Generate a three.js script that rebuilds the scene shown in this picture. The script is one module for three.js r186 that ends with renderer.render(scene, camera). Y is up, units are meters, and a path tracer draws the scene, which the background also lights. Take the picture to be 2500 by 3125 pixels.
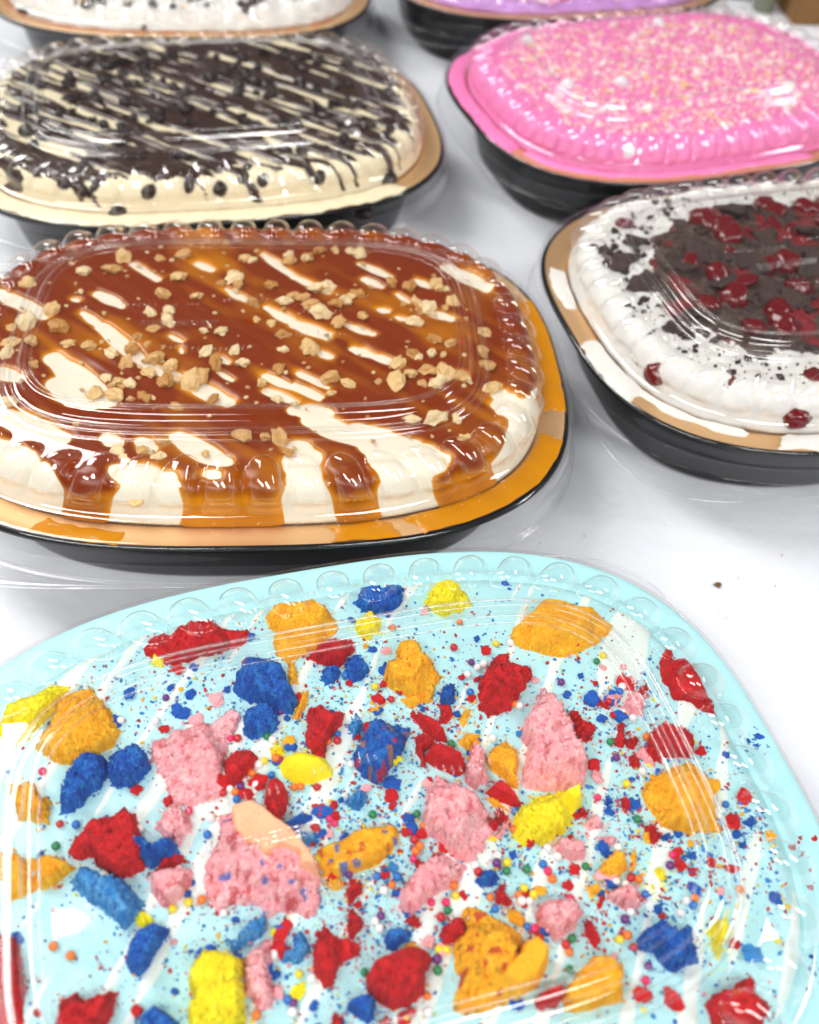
import * as THREE from 'three';
import { mergeGeometries, mergeVertices } from 'three/addons/utils/BufferGeometryUtils.js';
import { RoundedBoxGeometry } from 'three/addons/geometries/RoundedBoxGeometry.js';
import { RectAreaLightUniformsLib } from 'three/addons/lights/RectAreaLightUniformsLib.js';
import { TextGeometry } from 'three/addons/geometries/TextGeometry.js';
import { FontLoader } from 'three/addons/loaders/FontLoader.js';

// ───────────────────────── camera, light, exposure ─────────────────────────
const W = 2500, H = 3125, RIM = 0.038;                         // photograph size; height of the pan rims
const CAM = { y: RIM + 0.2343, pitch: 47.15 * Math.PI / 180, roll: 4.16 * Math.PI / 180, fov: 53.97 };
const scene = new THREE.Scene();
scene.background = new THREE.Color(0.26, 0.27, 0.29);  // even grey ambient added as soft fill, in place of the unseen room
const camera = new THREE.PerspectiveCamera(CAM.fov, 819 / 1024, 0.01, 30);
camera.position.set(0, CAM.y, 0);
camera.rotation.order = 'YXZ';
camera.rotation.set(-CAM.pitch, 0, CAM.roll);
camera.focus = 0.285; camera.userData.fStop = 11;
const renderer = new THREE.WebGLRenderer({ antialias: true });
renderer.setSize(819, 1024);
renderer.toneMapping = THREE.LinearToneMapping;
renderer.toneMappingExposure = 0.92;
renderer.shadowMap.enabled = true;
RectAreaLightUniformsLib.init();
const CEIL = 1.66, LAMP = 16, LAMP_W = 0.40, LAMP_L = 1.4, LAMP_TURN = Math.atan2(-0.53, 0.85);
const LAMPS = [[-1.17, -0.86], [2.25, -0.2], [-2.1, -1.7], [-0.75, 0.95], [0.85, 1.1]];  // third panel is added far left, unseen, to give light from that side

// ───────────────────────── small tools ─────────────────────────
function rng(seed) { return () => { seed |= 0; seed = seed + 0x6D2B79F5 | 0; let t = Math.imul(seed ^ seed >>> 15, 1 | seed); t = t + Math.imul(t ^ t >>> 7, 61 | t) ^ t; return ((t ^ t >>> 14) >>> 0) / 4294967296; }; }
const clamp = (x, a = 0, b = 1) => Math.min(b, Math.max(a, x));
const sstep = (a, b, x) => { const t = clamp((x - a) / (b - a)); return t * t * (3 - 2 * t); };
const mix = (a, b, t) => a + (b - a) * t;
function h3(x, y, z) { let n = Math.imul(x, 374761393) ^ Math.imul(y, 668265263) ^ Math.imul(z, 2147483647 - 1274126177); n = Math.imul(n ^ n >>> 13, 1274126177); n ^= n >>> 16; return (n >>> 0) / 4294967296; }
function noise(x, y, z = 0) {
  const xi = Math.floor(x), yi = Math.floor(y), zi = Math.floor(z); let fx = x - xi, fy = y - yi, fz = z - zi;
  fx = fx * fx * (3 - 2 * fx); fy = fy * fy * (3 - 2 * fy); fz = fz * fz * (3 - 2 * fz);
  const l = (dz) => mix(mix(h3(xi, yi, zi + dz), h3(xi + 1, yi, zi + dz), fx), mix(h3(xi, yi + 1, zi + dz), h3(xi + 1, yi + 1, zi + dz), fx), fy);
  return mix(l(0), l(1), fz) * 2 - 1;
}
const fbm = (x, y, z = 0, o = 3) => { let s = 0, a = 0.5; for (let i = 0; i < o; i++) { s += a * noise(x, y, z + i * 7.3); x *= 2.03; y *= 2.03; a *= 0.5; } return s; };
const names = {};
function numbered(n) { const k = names[n] = (names[n] ?? -1) + 1; return k ? `${n}_${String(k).padStart(3, '0')}` : n; }
function tag(o, label, category, group, kind) { if (label) o.userData.label = label; if (category) o.userData.category = category; if (group) o.userData.group = group; if (kind) o.userData.kind = kind; return o; }
function mesh(name, geo, mat, parent) { const m = new THREE.Mesh(geo, mat); m.name = name; m.castShadow = m.receiveShadow = true; (parent ?? scene).add(m); return m; }
const lin = (hex) => new THREE.Color(hex);

// pixel of the photograph -> ray -> point at a height
const F = H / 2 / Math.tan(CAM.fov * Math.PI / 360);
function rayOf(px, py) {
  let x = (px - W / 2) / F, y = -(py - H / 2) / F; const c = Math.cos(CAM.roll), s = Math.sin(CAM.roll);
  [x, y] = [c * x - s * y, s * x + c * y];
  const cp = Math.cos(CAM.pitch), sp = Math.sin(CAM.pitch);
  return [x, y * cp - sp, -cp - y * sp];
}
function atHeight(px, py, h) { const d = rayOf(px, py), t = (h - CAM.y) / d[1]; return [d[0] * t, d[2] * t]; }
const WIN = { m: [0, 0, 0.69], 1: [0, 1650, 2.0294], 2: [750, 1650, 2.0294], 3: [1600, 1650, 1.91667], 4: [0, 2300, 2.0294], 5: [750, 2300, 2.0294], 6: [1600, 2300, 1.91667], b3: [0, 650, 1.725], b4: [900, 650, 1.725], b5: [0, 1200, 1.725], b6: [900, 1200, 1.725], c7: [1600, 480, 1.91667], d1: [0, 0, 1.23214], e2: [1200, 0, 1.32692] };
const px = (w, x, y) => [WIN[w][0] + x / WIN[w][2], WIN[w][1] + y / WIN[w][2]];

// textures: fine relief only
function noiseTex(size, fn) { const d = new Uint8Array(size * size * 4); for (let j = 0; j < size; j++) for (let i = 0; i < size; i++) { const v = clamp(fn(i / size, j / size)) * 255; d.set([v, v, v, 255], (j * size + i) * 4); } const t = new THREE.DataTexture(d, size, size); t.wrapS = t.wrapT = THREE.RepeatWrapping; t.magFilter = THREE.LinearFilter; t.minFilter = THREE.LinearFilter; t.needsUpdate = true; return t; }
const per = (u, v, f, seed) => { // periodic value noise
  const x = u * f, y = v * f, xi = Math.floor(x), yi = Math.floor(y); let fx = x - xi, fy = y - yi; fx = fx * fx * (3 - 2 * fx); fy = fy * fy * (3 - 2 * fy);
  const g = (a, b) => h3(((a % f) + f) % f, ((b % f) + f) % f, seed);
  return mix(mix(g(xi, yi), g(xi + 1, yi), fx), mix(g(xi, yi + 1), g(xi + 1, yi + 1), fx), fy);
};
const crumbTex = noiseTex(256, (u, v) => 0.45 * per(u, v, 16, 1) + 0.35 * per(u, v, 40, 2) + 0.3 * per(u, v, 90, 3) - (per(u, v, 24, 5) > 0.78 ? 0.35 : 0));
const creamTex = noiseTex(256, (u, v) => 0.6 * per(u, v, 8, 11) + 0.3 * per(u, v, 24, 12) + 0.15 * per(u, v, 70, 13));
const paperTex = noiseTex(512, (u, v) => 0.5 * per(u, v, 6, 21) + 0.25 * per(u, v, 18, 22) + 0.15 * per(u, v, 64, 23) + 0.12 * per(u, v, 200, 24));

// ───────────────────────── materials ─────────────────────────
const std = (o) => new THREE.MeshPhysicalMaterial(o);
const M = {
  paper: std({ color: new THREE.Color(0.74, 0.76, 0.81), roughness: 0.6, bumpMap: paperTex, bumpScale: 0.0016 }),
  ceiling: std({ color: new THREE.Color(0.30, 0.30, 0.30), roughness: 0.95 }),
  housing: std({ color: new THREE.Color(0.7, 0.7, 0.7), roughness: 0.6 }),
  glow: std({ color: new THREE.Color(0.1, 0.1, 0.1), roughness: 0.6, emissive: new THREE.Color(1, 0.98, 0.95), emissiveIntensity: 2.0 }),
  black: std({ color: new THREE.Color(0.006, 0.0065, 0.008), roughness: 0.28, specularIntensity: 0.55 }),
  brownieTop: std({ color: new THREE.Color(1, 1, 1), vertexColors: true, roughness: 0.6, bumpMap: crumbTex, bumpScale: 0.0012 }),
  gold: std({ color: new THREE.Color(0.82, 0.53, 0.27), roughness: 0.5, metalness: 0.8 }),
  lid: std({ color: new THREE.Color(1, 1, 1), roughness: 0.006, transmission: 1, thickness: 0, ior: 1.78 }),
  skirt: std({ color: new THREE.Color(1, 1, 1), roughness: 0.006, transmission: 1, thickness: 0, ior: 1.5 }),
  creamBlue: std({ color: lin('#b0e2e6'), roughness: 0.42, bumpMap: creamTex, bumpScale: 0.0006, clearcoat: 0.25, clearcoatRoughness: 0.3 }),
  streak: std({ color: lin('#dfece6'), roughness: 0.4, clearcoat: 0.2, clearcoatRoughness: 0.3 }),
  creamWhite: std({ color: lin('#ebe2cd'), roughness: 0.45, bumpMap: creamTex, bumpScale: 0.0004, clearcoat: 0.15, clearcoatRoughness: 0.35 }),
  creamPure: std({ color: lin('#e3e1db'), roughness: 0.5, bumpMap: creamTex, bumpScale: 0.0006 }),
  creamCoffee: std({ color: lin('#f0e2bf'), roughness: 0.5, bumpMap: creamTex, bumpScale: 0.0004 }),
  creamPink: std({ color: lin('#f484bf'), roughness: 0.5, bumpMap: creamTex, bumpScale: 0.0005 }),
  creamLilac: std({ color: lin('#c795dd'), roughness: 0.55, bumpMap: creamTex, bumpScale: 0.0006 }),
  caramel: std({ color: new THREE.Color(1, 1, 1), vertexColors: true, roughness: 0.26, specularIntensity: 0.6 }),
  amber: std({ color: lin('#c88200'), roughness: 0.25, specularIntensity: 0.7 }),
  chocolate: std({ color: lin('#3a2116'), roughness: 0.28, clearcoat: 0.35, clearcoatRoughness: 0.2 }),
  chip: std({ color: lin('#2a1a13'), roughness: 0.35 }),
  toffee: [0, 1, 2, 3].map((i) => std({ color: lin(['#e2bd80', '#d2a465', '#ecd3a2', '#c08a45'][i]), roughness: 0.5, bumpMap: crumbTex, bumpScale: 0.0003 })),
  cookie: std({ color: new THREE.Color(1, 1, 1), vertexColors: true, roughness: 0.88, bumpMap: crumbTex, bumpScale: 0.0006 }),
  crust: std({ color: new THREE.Color(1, 1, 1), vertexColors: true, roughness: 0.7, bumpMap: crumbTex, bumpScale: 0.00012 }),
  dust: std({ color: new THREE.Color(1, 1, 1), roughness: 0.8 }),
  cherry: std({ color: lin('#6a050c'), roughness: 0.22, clearcoat: 0.25, clearcoatRoughness: 0.05 }),
  brownie: std({ color: lin('#43312a'), roughness: 0.75, bumpMap: crumbTex, bumpScale: 0.0012 }),
  pearl: std({ color: lin('#f1f2f6'), roughness: 0.25, clearcoat: 0.4 }),
};
// dyes (linear): light crumb, dark crumb, specks
const DYE = {
  R: ['#cc0410', '#940208', '#e02024'], B: ['#0c5abc', '#073492', '#2f86d0'], L: ['#348ed4', '#1860b0', '#74bae8'], Y: ['#fff000', '#f0d400', '#fff540'],
  O: ['#ffb60c', '#f49c06', '#ffcc34'], P: ['#ffb2b8', '#fa9ea6', '#ffd2d4'], S: ['#ffbe92', '#f8aa7c', '#ffcca6'],
};
const flat = {}; for (const k in DYE) flat[k] = std({ color: lin(DYE[k][0]), roughness: 0.85, bumpMap: crumbTex, bumpScale: 0.0004 });
const SUGAR = { w: '#f4efee', o: '#ee7a14', r: '#c3101c', m: '#e21f60', g: '#12804a', b: '#1470c4', p: '#6a1f7a', y: '#f3d816' };
const sugar = {}; for (const k in SUGAR) sugar[k] = std({ color: lin(SUGAR[k]), roughness: 0.35, clearcoat: 0.3, clearcoatRoughness: 0.2 });

// ───────────────────────── the setting ─────────────────────────
{
  const g = new THREE.BoxGeometry(3.2, 0.03, 3.0); const uv = g.attributes.uv, p = g.attributes.position;
  for (let i = 0; i < p.count; i++) uv.setXY(i, p.getX(i) / 0.5, p.getZ(i) / 0.5);
  const t = mesh('table', g, M.paper); t.position.set(0, -0.015, -0.5); tag(t, 'white paper covered table top under the cakes', 'table', null, 'structure');
  const c = mesh('ceiling', new THREE.BoxGeometry(9, 0.1, 11), M.ceiling); c.position.set(0, CEIL + 0.05 + 0.045, -1.5); tag(c, 'plain white ceiling above the cake table', 'ceiling', null, 'structure');
  for (const [x, z] of LAMPS) {
    const g = new THREE.Group(); g.name = numbered('ceiling_light'); g.position.set(x, CEIL, z); g.rotation.y = LAMP_TURN; scene.add(g);
    tag(g, 'white ceiling light panel fixed above the cake table', 'ceiling light', 'ceiling lights above the table');
    mesh('housing', new RoundedBoxGeometry(LAMP_L + 0.05, 0.04, LAMP_W + 0.05, 2, 0.008), M.housing, g).position.y = 0.022;
    mesh('diffuser', new THREE.BoxGeometry(LAMP_L, 0.006, LAMP_W), M.glow, g).position.y = -0.003;
    const l = new THREE.RectAreaLight(new THREE.Color(1, 0.985, 0.96), LAMP, LAMP_L, LAMP_W); l.position.y = -0.009; l.rotation.x = -Math.PI / 2; g.add(l);
  }
}

// ───────────────────────── swept oval surfaces ─────────────────────────
const NB = 44;                                                  // bubbles round a lid
const superR = (phi, a, b, n) => 1 / Math.pow(Math.pow(Math.abs(Math.cos(phi)) / a, n) + Math.pow(Math.abs(Math.sin(phi)) / b, n), 1 / n);
const PHI = (() => {                                            // angle as a function of the share of the way round a shoulder ring
  const N = 4000, c = [0]; let q = null;
  for (let i = 0; i <= N; i++) { const f = i / N * 2 * Math.PI, r = superR(f, 0.0925, 0.0655, 3.2), p = [r * Math.cos(f), r * Math.sin(f)]; if (q) c.push(c[i - 1] + Math.hypot(p[0] - q[0], p[1] - q[1])); q = p; }
  const L = c[N];
  const phi = (s) => { s = ((s % 1) + 1) % 1 * L; let a = 0, b = N; while (b - a > 1) { const m = (a + b) >> 1; c[m] <= s ? a = m : b = m; } return (a + (s - c[a]) / (c[b] - c[a])) / N * 2 * Math.PI; };
  phi.share = (f) => { f = ((f / (2 * Math.PI)) % 1 + 1) % 1 * N; const i = Math.floor(f); return mix(c[i], c[Math.min(N, i + 1)], f - i) / L; };
  phi.around = L; return phi;
})();
function chaikin(p, k) { for (; k > 0; k--) { const o = [p[0]]; for (let i = 0; i < p.length - 1; i++) { const a = p[i], b = p[i + 1]; o.push(a.map((v, j) => mix(v, b[j], 0.25)), a.map((v, j) => mix(v, b[j], 0.75))); } o.push(p[p.length - 1]); p = o; } return p; }
/** rings: [a, b, n, h] from the outside in. */
class Oval {
  constructor(rings, { smooth = 2, bump, detail } = {}) {
    this.r = chaikin(rings, smooth); this.bump = bump; this.detail = detail; this.w = [0];
    for (let i = 1; i < this.r.length; i++) { const p = this.r[i - 1], q = this.r[i]; this.w.push(this.w[i - 1] + Math.hypot((p[0] + p[1] - q[0] - q[1]) / 2, p[3] - q[3])); }
    this.len = this.w[this.w.length - 1];
  }
  ring(w) { w = clamp(w, 0, this.len); let a = 0, b = this.w.length - 1; while (b - a > 1) { const m = (a + b) >> 1; this.w[m] <= w ? a = m : b = m; } const t = (w - this.w[a]) / Math.max(1e-9, this.w[b] - this.w[a]); return this.r[a].map((v, j) => mix(v, this.r[b][j], t)); }
  base(s, w) { const f = PHI(s), [a, b, n, h] = this.ring(w), r = superR(f, a, b, n); return [r * Math.cos(f), h, r * Math.sin(f)]; }
  normal(s, w) { const e = 2e-4, p = this.base(s + 1e-4, w), q = this.base(s - 1e-4, w), u = this.base(s, w + e), v = this.base(s, w - e); return new THREE.Vector3(u[0] - v[0], u[1] - v[1], u[2] - v[2]).cross(new THREE.Vector3(p[0] - q[0], p[1] - q[1], p[2] - q[2])).normalize(); }
  point(s, w) {
    const p = this.base(s, w);
    if (this.bump) { const d = this.bump(s, w, this); if (d) { const n = this.normal(s, w); p[0] += n.x * d; p[1] += n.y * d; p[2] += n.z * d; } }
    if (this.detail) p[1] += this.detail(p[0], p[2], w / this.len);
    return p;
  }
  level(u, v) { let a = 0, b = this.len; const rho = Math.hypot(u, v), f = Math.atan2(v, u); for (let i = 0; i < 22; i++) { const m = (a + b) / 2, [A, B, n] = this.ring(m); superR(f, A, B, n) > rho ? a = m : b = m; } return (a + b) / 2; }
  height(u, v) { const w = this.level(u, v); return this.ring(w)[3] + (this.detail ? this.detail(u, v, w / this.len) : 0); }
  geo(ns, ws, uvScale = 20) {
    const P = [], U = [], I = [], nw = ws.length;
    for (let i = 0; i < ns; i++) for (let j = 0; j < nw; j++) { const p = this.point(i / ns, ws[j]); P.push(...p); U.push(p[0] * uvScale, (p[2] + p[1]) * uvScale); }
    for (let i = 0; i < ns; i++) for (let j = 0; j < nw - 1; j++) { const a = i * nw + j, b = (i + 1) % ns * nw + j; I.push(a, a + 1, b, b, a + 1, b + 1); }
    const g = new THREE.BufferGeometry(); g.setAttribute('position', new THREE.Float32BufferAttribute(P, 3)); g.setAttribute('uv', new THREE.Float32BufferAttribute(U, 2)); g.setIndex(I); g.computeVertexNormals(); return g;
  }
  rows(step, from = 0, to = this.len) { const n = Math.max(2, Math.round((to - from) / step)); return Array.from({ length: n + 1 }, (_, i) => mix(from, to, i / n)); }
  /** a film lying on this surface, off(u, v, w, s) metres thick and absent where off < 0. */
  sheet(ns, ws, off, color) {
    const P = [], U = [], I = [], C = [], D = [], nw = ws.length, low = -0.0007;
    for (let i = 0; i < ns; i++) for (let j = 0; j < nw; j++) {
      const s = i / ns, p = this.point(s, ws[j]), n = this.normal(s, ws[j]);
      const d = Math.max(low, off(p[0], p[2], ws[j], s)); D.push(d); P.push(p[0] + n.x * d, p[1] + n.y * d, p[2] + n.z * d); U.push(p[0] * 20, p[2] * 20);
      if (color) C.push(...color(p[0], p[2], ws[j], d));
    }
    for (let i = 0; i < ns; i++) for (let j = 0; j < nw - 1; j++) { const a = i * nw + j, b = (i + 1) % ns * nw + j; if (Math.max(D[a], D[a + 1], D[b], D[b + 1]) > low + 1e-5) I.push(a, a + 1, b, b, a + 1, b + 1); }
    const g = new THREE.BufferGeometry(); g.setAttribute('position', new THREE.Float32BufferAttribute(P, 3)); g.setAttribute('uv', new THREE.Float32BufferAttribute(U, 2)); if (color) g.setAttribute('color', new THREE.Float32BufferAttribute(C, 3)); g.setIndex(I); g.computeVertexNormals(); return g;
  }
}

// ───────────────────────── pans ─────────────────────────
const A0 = 0.112, B0 = 0.0874;
const inset = (i, n, h) => [A0 - i, B0 - i, n, h];
const panOuter = new Oval([[0.002, 0.0015, 2.9, 0.0012], inset(0.025, 2.9, 0.0012), inset(0.0222, 2.9, 0.0002), inset(0.0198, 2.9, 0.0008), inset(0.0184, 2.9, 0.0035), inset(0.0122, 2.9, 0.0325), inset(0.0105, 2.9, 0.0352), inset(0.0022, 2.9, 0.0362), inset(0.0002, 2.9, 0.0362), inset(-0.0006, 2.9, 0.0372), inset(-0.0002, 2.9, 0.0382), inset(0.0008, 2.9, 0.0386), inset(0.0016, 2.9, 0.0382)], { smooth: 2 });
const panInner = new Oval([inset(0.0013, 2.9, 0.0384), inset(0.0018, 2.9, 0.0381), inset(0.0050, 2.9, 0.0379), inset(0.0085, 2.9, 0.0378), inset(0.0102, 2.9, 0.0372), inset(0.0120, 2.9, 0.0350), inset(0.0136, 2.9, 0.0320), inset(0.0196, 2.9, 0.0050), inset(0.0225, 2.9, 0.0026), [0.002, 0.0015, 2.9, 0.0026]], { smooth: 2 });
const panBodyGeo = panOuter.geo(220, panOuter.rows(0.0016)), panLiningGeo = panInner.geo(220, panInner.rows(0.0016));

// ───────────────────────── lids ─────────────────────────
const LIDBASE = RIM - 0.0135;
const lidRings = [inset(0.0075, 2.9, 0.0027), inset(0.0092, 2.9, 0.0029), [0.1012, 0.0766, 2.9, 0.0042], [0.0980, 0.0725, 3.0, 0.0104], [0.0962, 0.0703, 3.1, 0.0124], [0.0925, 0.0662, 3.25, 0.0138], [0.0875, 0.0612, 3.5, 0.0150], [0.0822, 0.0566, 3.9, 0.0158], [0.0815, 0.0558, 3.95, 0.0160], [0.0805, 0.0549, 4, 0.0176], [0.0796, 0.0540, 4, 0.0179], [0.0786, 0.0529, 4, 0.0178], [0.0778, 0.0520, 4.05, 0.0179], [0.0767, 0.0507, 4.1, 0.0182], [0.0760, 0.0498, 4.1, 0.0189], [0.0753, 0.0490, 4.15, 0.0202], [0.0744, 0.0479, 4.2, 0.0211], [0.0732, 0.0464, 4.25, 0.0213], [0.0718, 0.0449, 4.3, 0.0208], [0.0706, 0.0436, 4.3, 0.0204], [0.055, 0.034, 3.8, 0.0202], [0.030, 0.018, 3, 0.0201], [0.002, 0.0015, 2.4, 0.0201]];
const lidPlain = new Oval(lidRings, { smooth: 2 });
const wOf = (o, a) => { let lo = 0, hi = o.len; for (let i = 0; i < 30; i++) { const m = (lo + hi) / 2; o.ring(m)[0] > a ? lo = m : hi = m; } return lo; };
const capW = wOf(lidPlain, 0.0928), footW = wOf(lidPlain, 0.1015), PITCH = PHI.around / NB, BUB = 0.0049;
const lidDome = new Oval(lidRings, { smooth: 2, bump: (s, w) => {
  if (w < footW || w > capW + BUB * 1.1) return 0;
  const k = s * NB, x = (k - Math.floor(k) - 0.5) * PITCH, y = w > capW ? w - capW : 0, q = (x * x + y * y) / (BUB * BUB);
  return q >= 1 ? 0 : 0.0047 * Math.pow(1 - q, 0.5) * sstep(footW, footW + 0.006, w);
} });
const domeRows = [...lidDome.rows(0.0009, 0, footW - 1e-4).slice(0, -1), ...lidDome.rows(0.00042, footW, capW + BUB * 1.1), ...lidDome.rows(0.0006, capW + BUB * 1.1 + 3e-4, wOf(lidPlain, 0.069)), ...lidDome.rows(0.008, wOf(lidPlain, 0.069) + 0.004)];
const domeGeo = lidDome.geo(NB * 26, domeRows);
// skirt: over the rim, down its outside, out to a flange with two square tabs
const tabs = (f) => { const q = Math.cos(f) * Math.sin(f); return q < 0 ? sstep(0.02, 0.35, -q) : 0; };
const skirtGeo = (() => {
  const prof = chaikin([[0.0075, 0.0027, 0], [0.0030, 0.0026, 0], [0.0008, 0.0025, 0], [-0.0010, 0.0020, 0], [-0.0018, 0.0006, 0], [-0.0019, -0.0040, 0], [-0.0025, -0.0048, 0], [-0.0022, -0.0058, 0], [-0.0024, -0.0110, 0], [-0.0026, -0.0122, 0], [-0.0030, -0.0126, 0.3], [-0.0036, -0.0127, 0.8], [-0.0037, -0.0132, 1]], 2);
  const ns = 440, P = [], U = [], I = [], nw = prof.length;
  for (let i = 0; i < ns; i++) { const f = PHI(i / ns); for (const [d, h, k] of prof) { const r0 = superR(f, A0 - d, B0 - d, 2.9), r1 = superR(f, A0 - d, B0 - d, 5.2), r = mix(r0, r1, k * tabs(f)); P.push(r * Math.cos(f), h, r * Math.sin(f)); U.push(r * Math.cos(f), r * Math.sin(f)); } }
  for (let i = 0; i < ns; i++) for (let j = 0; j < nw - 1; j++) { const a = i * nw + j, b = (i + 1) % ns * nw + j; I.push(a, a + 1, b, b, a + 1, b + 1); }
  const g = new THREE.BufferGeometry(); g.setAttribute('position', new THREE.Float32BufferAttribute(P, 3)); g.setAttribute('uv', new THREE.Float32BufferAttribute(U, 2)); g.setIndex(I); g.computeVertexNormals(); return g;
})();
const tube = (a, b, n, h, r) => { const ns = 360, nr = 8, P = [], I = []; for (let i = 0; i < ns; i++) { const f = PHI(i / ns), R = superR(f, a, b, n); for (let j = 0; j < nr; j++) { const t = j / nr * 2 * Math.PI, q = R + r * Math.cos(t); P.push(q * Math.cos(f), h + r * Math.sin(t), q * Math.sin(f)); } } for (let i = 0; i < ns; i++) for (let j = 0; j < nr; j++) { const A = i * nr + j, B = i * nr + (j + 1) % nr, C = (i + 1) % ns * nr + j, D = (i + 1) % ns * nr + (j + 1) % nr; I.push(A, B, C, C, B, D); } const g = new THREE.BufferGeometry(); g.setAttribute('position', new THREE.Float32BufferAttribute(P, 3)); g.setAttribute('uv', new THREE.Float32BufferAttribute(new Float32Array(P.length / 3 * 2), 2)); g.setIndex(I); g.computeVertexNormals(); return g; };
const ridgeGeos = [tube(0.0716, 0.0447, 4.3, 0.0208, 0.00042), tube(0.0733, 0.0466, 4.2, 0.0214, 0.0004), tube(0.0783, 0.0526, 4.05, 0.0181, 0.0004), tube(0.0800, 0.0544, 4, 0.0179, 0.0004), tube(0.0818, 0.0562, 3.95, 0.0160, 0.0004)];
const flangeBead = (() => { const ns = 440, nr = 6, P = [], I = [], q = 0.00038; for (let i = 0; i < ns; i++) { const f = PHI(i / ns), a = A0 + 0.0039, b = B0 + 0.0039, R = mix(superR(f, a, b, 2.9), superR(f, a, b, 5.2), tabs(f)); for (let j = 0; j < nr; j++) { const t = j / nr * 2 * Math.PI, r = R + q * Math.cos(t); P.push(r * Math.cos(f), -0.0130 + q * Math.sin(t), r * Math.sin(f)); } } for (let i = 0; i < ns; i++) for (let j = 0; j < nr; j++) { const A = i * nr + j, B = i * nr + (j + 1) % nr, C = (i + 1) % ns * nr + j, D = (i + 1) % ns * nr + (j + 1) % nr; I.push(A, B, C, C, B, D); } const g = new THREE.BufferGeometry(); g.setAttribute('position', new THREE.Float32BufferAttribute(P, 3)); g.setAttribute('uv', new THREE.Float32BufferAttribute(new Float32Array(P.length / 3 * 2), 2)); g.setIndex(I); g.computeVertexNormals(); return g; })();
const font = await new FontLoader().loadAsync('fonts/droid/droid_sans_regular.typeface.json');
const textGeo = (() => {
  const g = new TextGeometry('AVERTISSEMENT', { font, size: 0.0026, depth: 0.0003, curveSegments: 3, bevelEnabled: true, bevelSize: 0.00016, bevelThickness: 0.0002, bevelSegments: 2 });
  g.computeBoundingBox(); const w = g.boundingBox.max.x; g.rotateX(-Math.PI / 2); g.translate(-0.0255 - w / 2 + 0.001, 0.0205, 0.003); return g;
})();
const marksGeo = (() => {                                       // rows of small raised strokes pressed into the panel
  const r = rng(5), parts = [];
  for (const [u, v, n, bend] of [[-0.045, -0.010, 15, 0.0012], [-0.010, -0.012, 9, -0.001], [-0.030, 0.014, 18, 0.0016], [0.012, 0.008, 12, -0.0008], [0.018, -0.006, 8, 0.001]])
    for (let i = 0; i < n; i++) { if (r() < 0.15) continue; const g = new THREE.SphereGeometry(1, 8, 5); g.scale(0.00042, 0.0004, 0.0008 + 0.0008 * r()); g.translate(u + i * 0.00185, 0.0203, v + bend * Math.sin(i / n * 3.1) + (r() - 0.5) * 0.0004); parts.push(g); }
  return mergeGeometries(parts);
})();

// ───────────────────────── the seven containers ─────────────────────────
const D2R = Math.PI / 180;
const CAKES = {
  A: { at: [-0.0046, -0.1056], yaw: 17.63, of: 'the blue cake with coloured cookie chunks' },
  B: { at: [-0.0597, -0.2836], yaw: 6.6, of: 'the caramel and toffee cake' },
  C: { at: [0.1622, -0.3536], yaw: 17.28, of: 'the white cake with cherries and brownie' },
  D: { at: [-0.1110, -0.4610], yaw: 15.30, of: 'the cream cake striped with chocolate' },
  E: { at: [0.1180, -0.5335], yaw: 22.81, of: 'the bright pink cake' },
  F: { at: [-0.1590, -0.6440], yaw: 8.5, of: 'the white cake with dark cookie pieces' },
  G: { at: [0.0640, -0.7120], yaw: 16.65, of: 'the lilac crumb cake' },
};
const local = (c, X, Z) => { const x = X - c.at[0], z = Z - c.at[1], a = c.yaw * D2R, k = Math.cos(a), s = Math.sin(a); return [k * x - s * z, s * x + k * z]; };
/** photograph pixel -> place on a cake's surface, dh above it */
function onCake(c, p, dh = 0) { let h = 0.010; let q; for (let i = 0; i < 10; i++) { q = local(c, ...atHeight(p[0], p[1], RIM + h + dh)); h = mix(h, clamp(c.oval.height(q[0], q[1]), 0, 0.02), 0.6); } return q; }
const onRim = (c, p) => local(c, ...atHeight(p[0], p[1], RIM));
function container(c) {
  const pan = new THREE.Group(); pan.name = numbered('cake_pan'); pan.position.set(c.at[0], 0, c.at[1]); pan.rotation.y = c.yaw * D2R; scene.add(pan);
  tag(pan, `black oval foil pan with gold rim under ${c.of}`, 'pan', 'oval foil pans');
  mesh('pan_body', panBodyGeo, M.black, pan); mesh('gold_lining', panLiningGeo, M.gold, pan);
  const lid = new THREE.Group(); lid.name = numbered('clear_cake_dome'); lid.position.set(c.at[0], LIDBASE, c.at[1]); lid.rotation.y = c.yaw * D2R; scene.add(lid);
  tag(lid, `clear plastic lid with bubbled edge over ${c.of}`, 'lid', 'clear dome lids');
  for (const [n, g] of [['dome', domeGeo], ['skirt', skirtGeo], ['embossed_lettering', textGeo], ['embossed_marks', marksGeo]]) { const m = mesh(n, g, n === 'skirt' ? M.skirt : M.lid, lid); m.position.y = RIM - LIDBASE; }
  mesh('flange_bead', flangeBead, M.lid, lid).position.y = RIM - LIDBASE;
  for (const g of ridgeGeos) mesh('panel_ridge', g, M.lid, lid).position.y = RIM - LIDBASE;
  const cake = new THREE.Group(); cake.name = numbered('ice_cream_cake'); cake.position.set(c.at[0], RIM, c.at[1]); cake.rotation.y = c.yaw * D2R; scene.add(cake);
  c.cake = cake;
}
const ribs = (n, amp, lo, hi) => (s, w) => amp * Math.pow(Math.abs(Math.sin(Math.PI * s * n)), 0.6) * sstep(lo, lo + 0.002, w) * (1 - sstep(hi - 0.004, hi, w));
const lump = (amp, f, z) => (u, v, t) => amp * fbm(u * f, v * f, z, 3) * sstep(0.06, 0.2, t);
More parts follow.
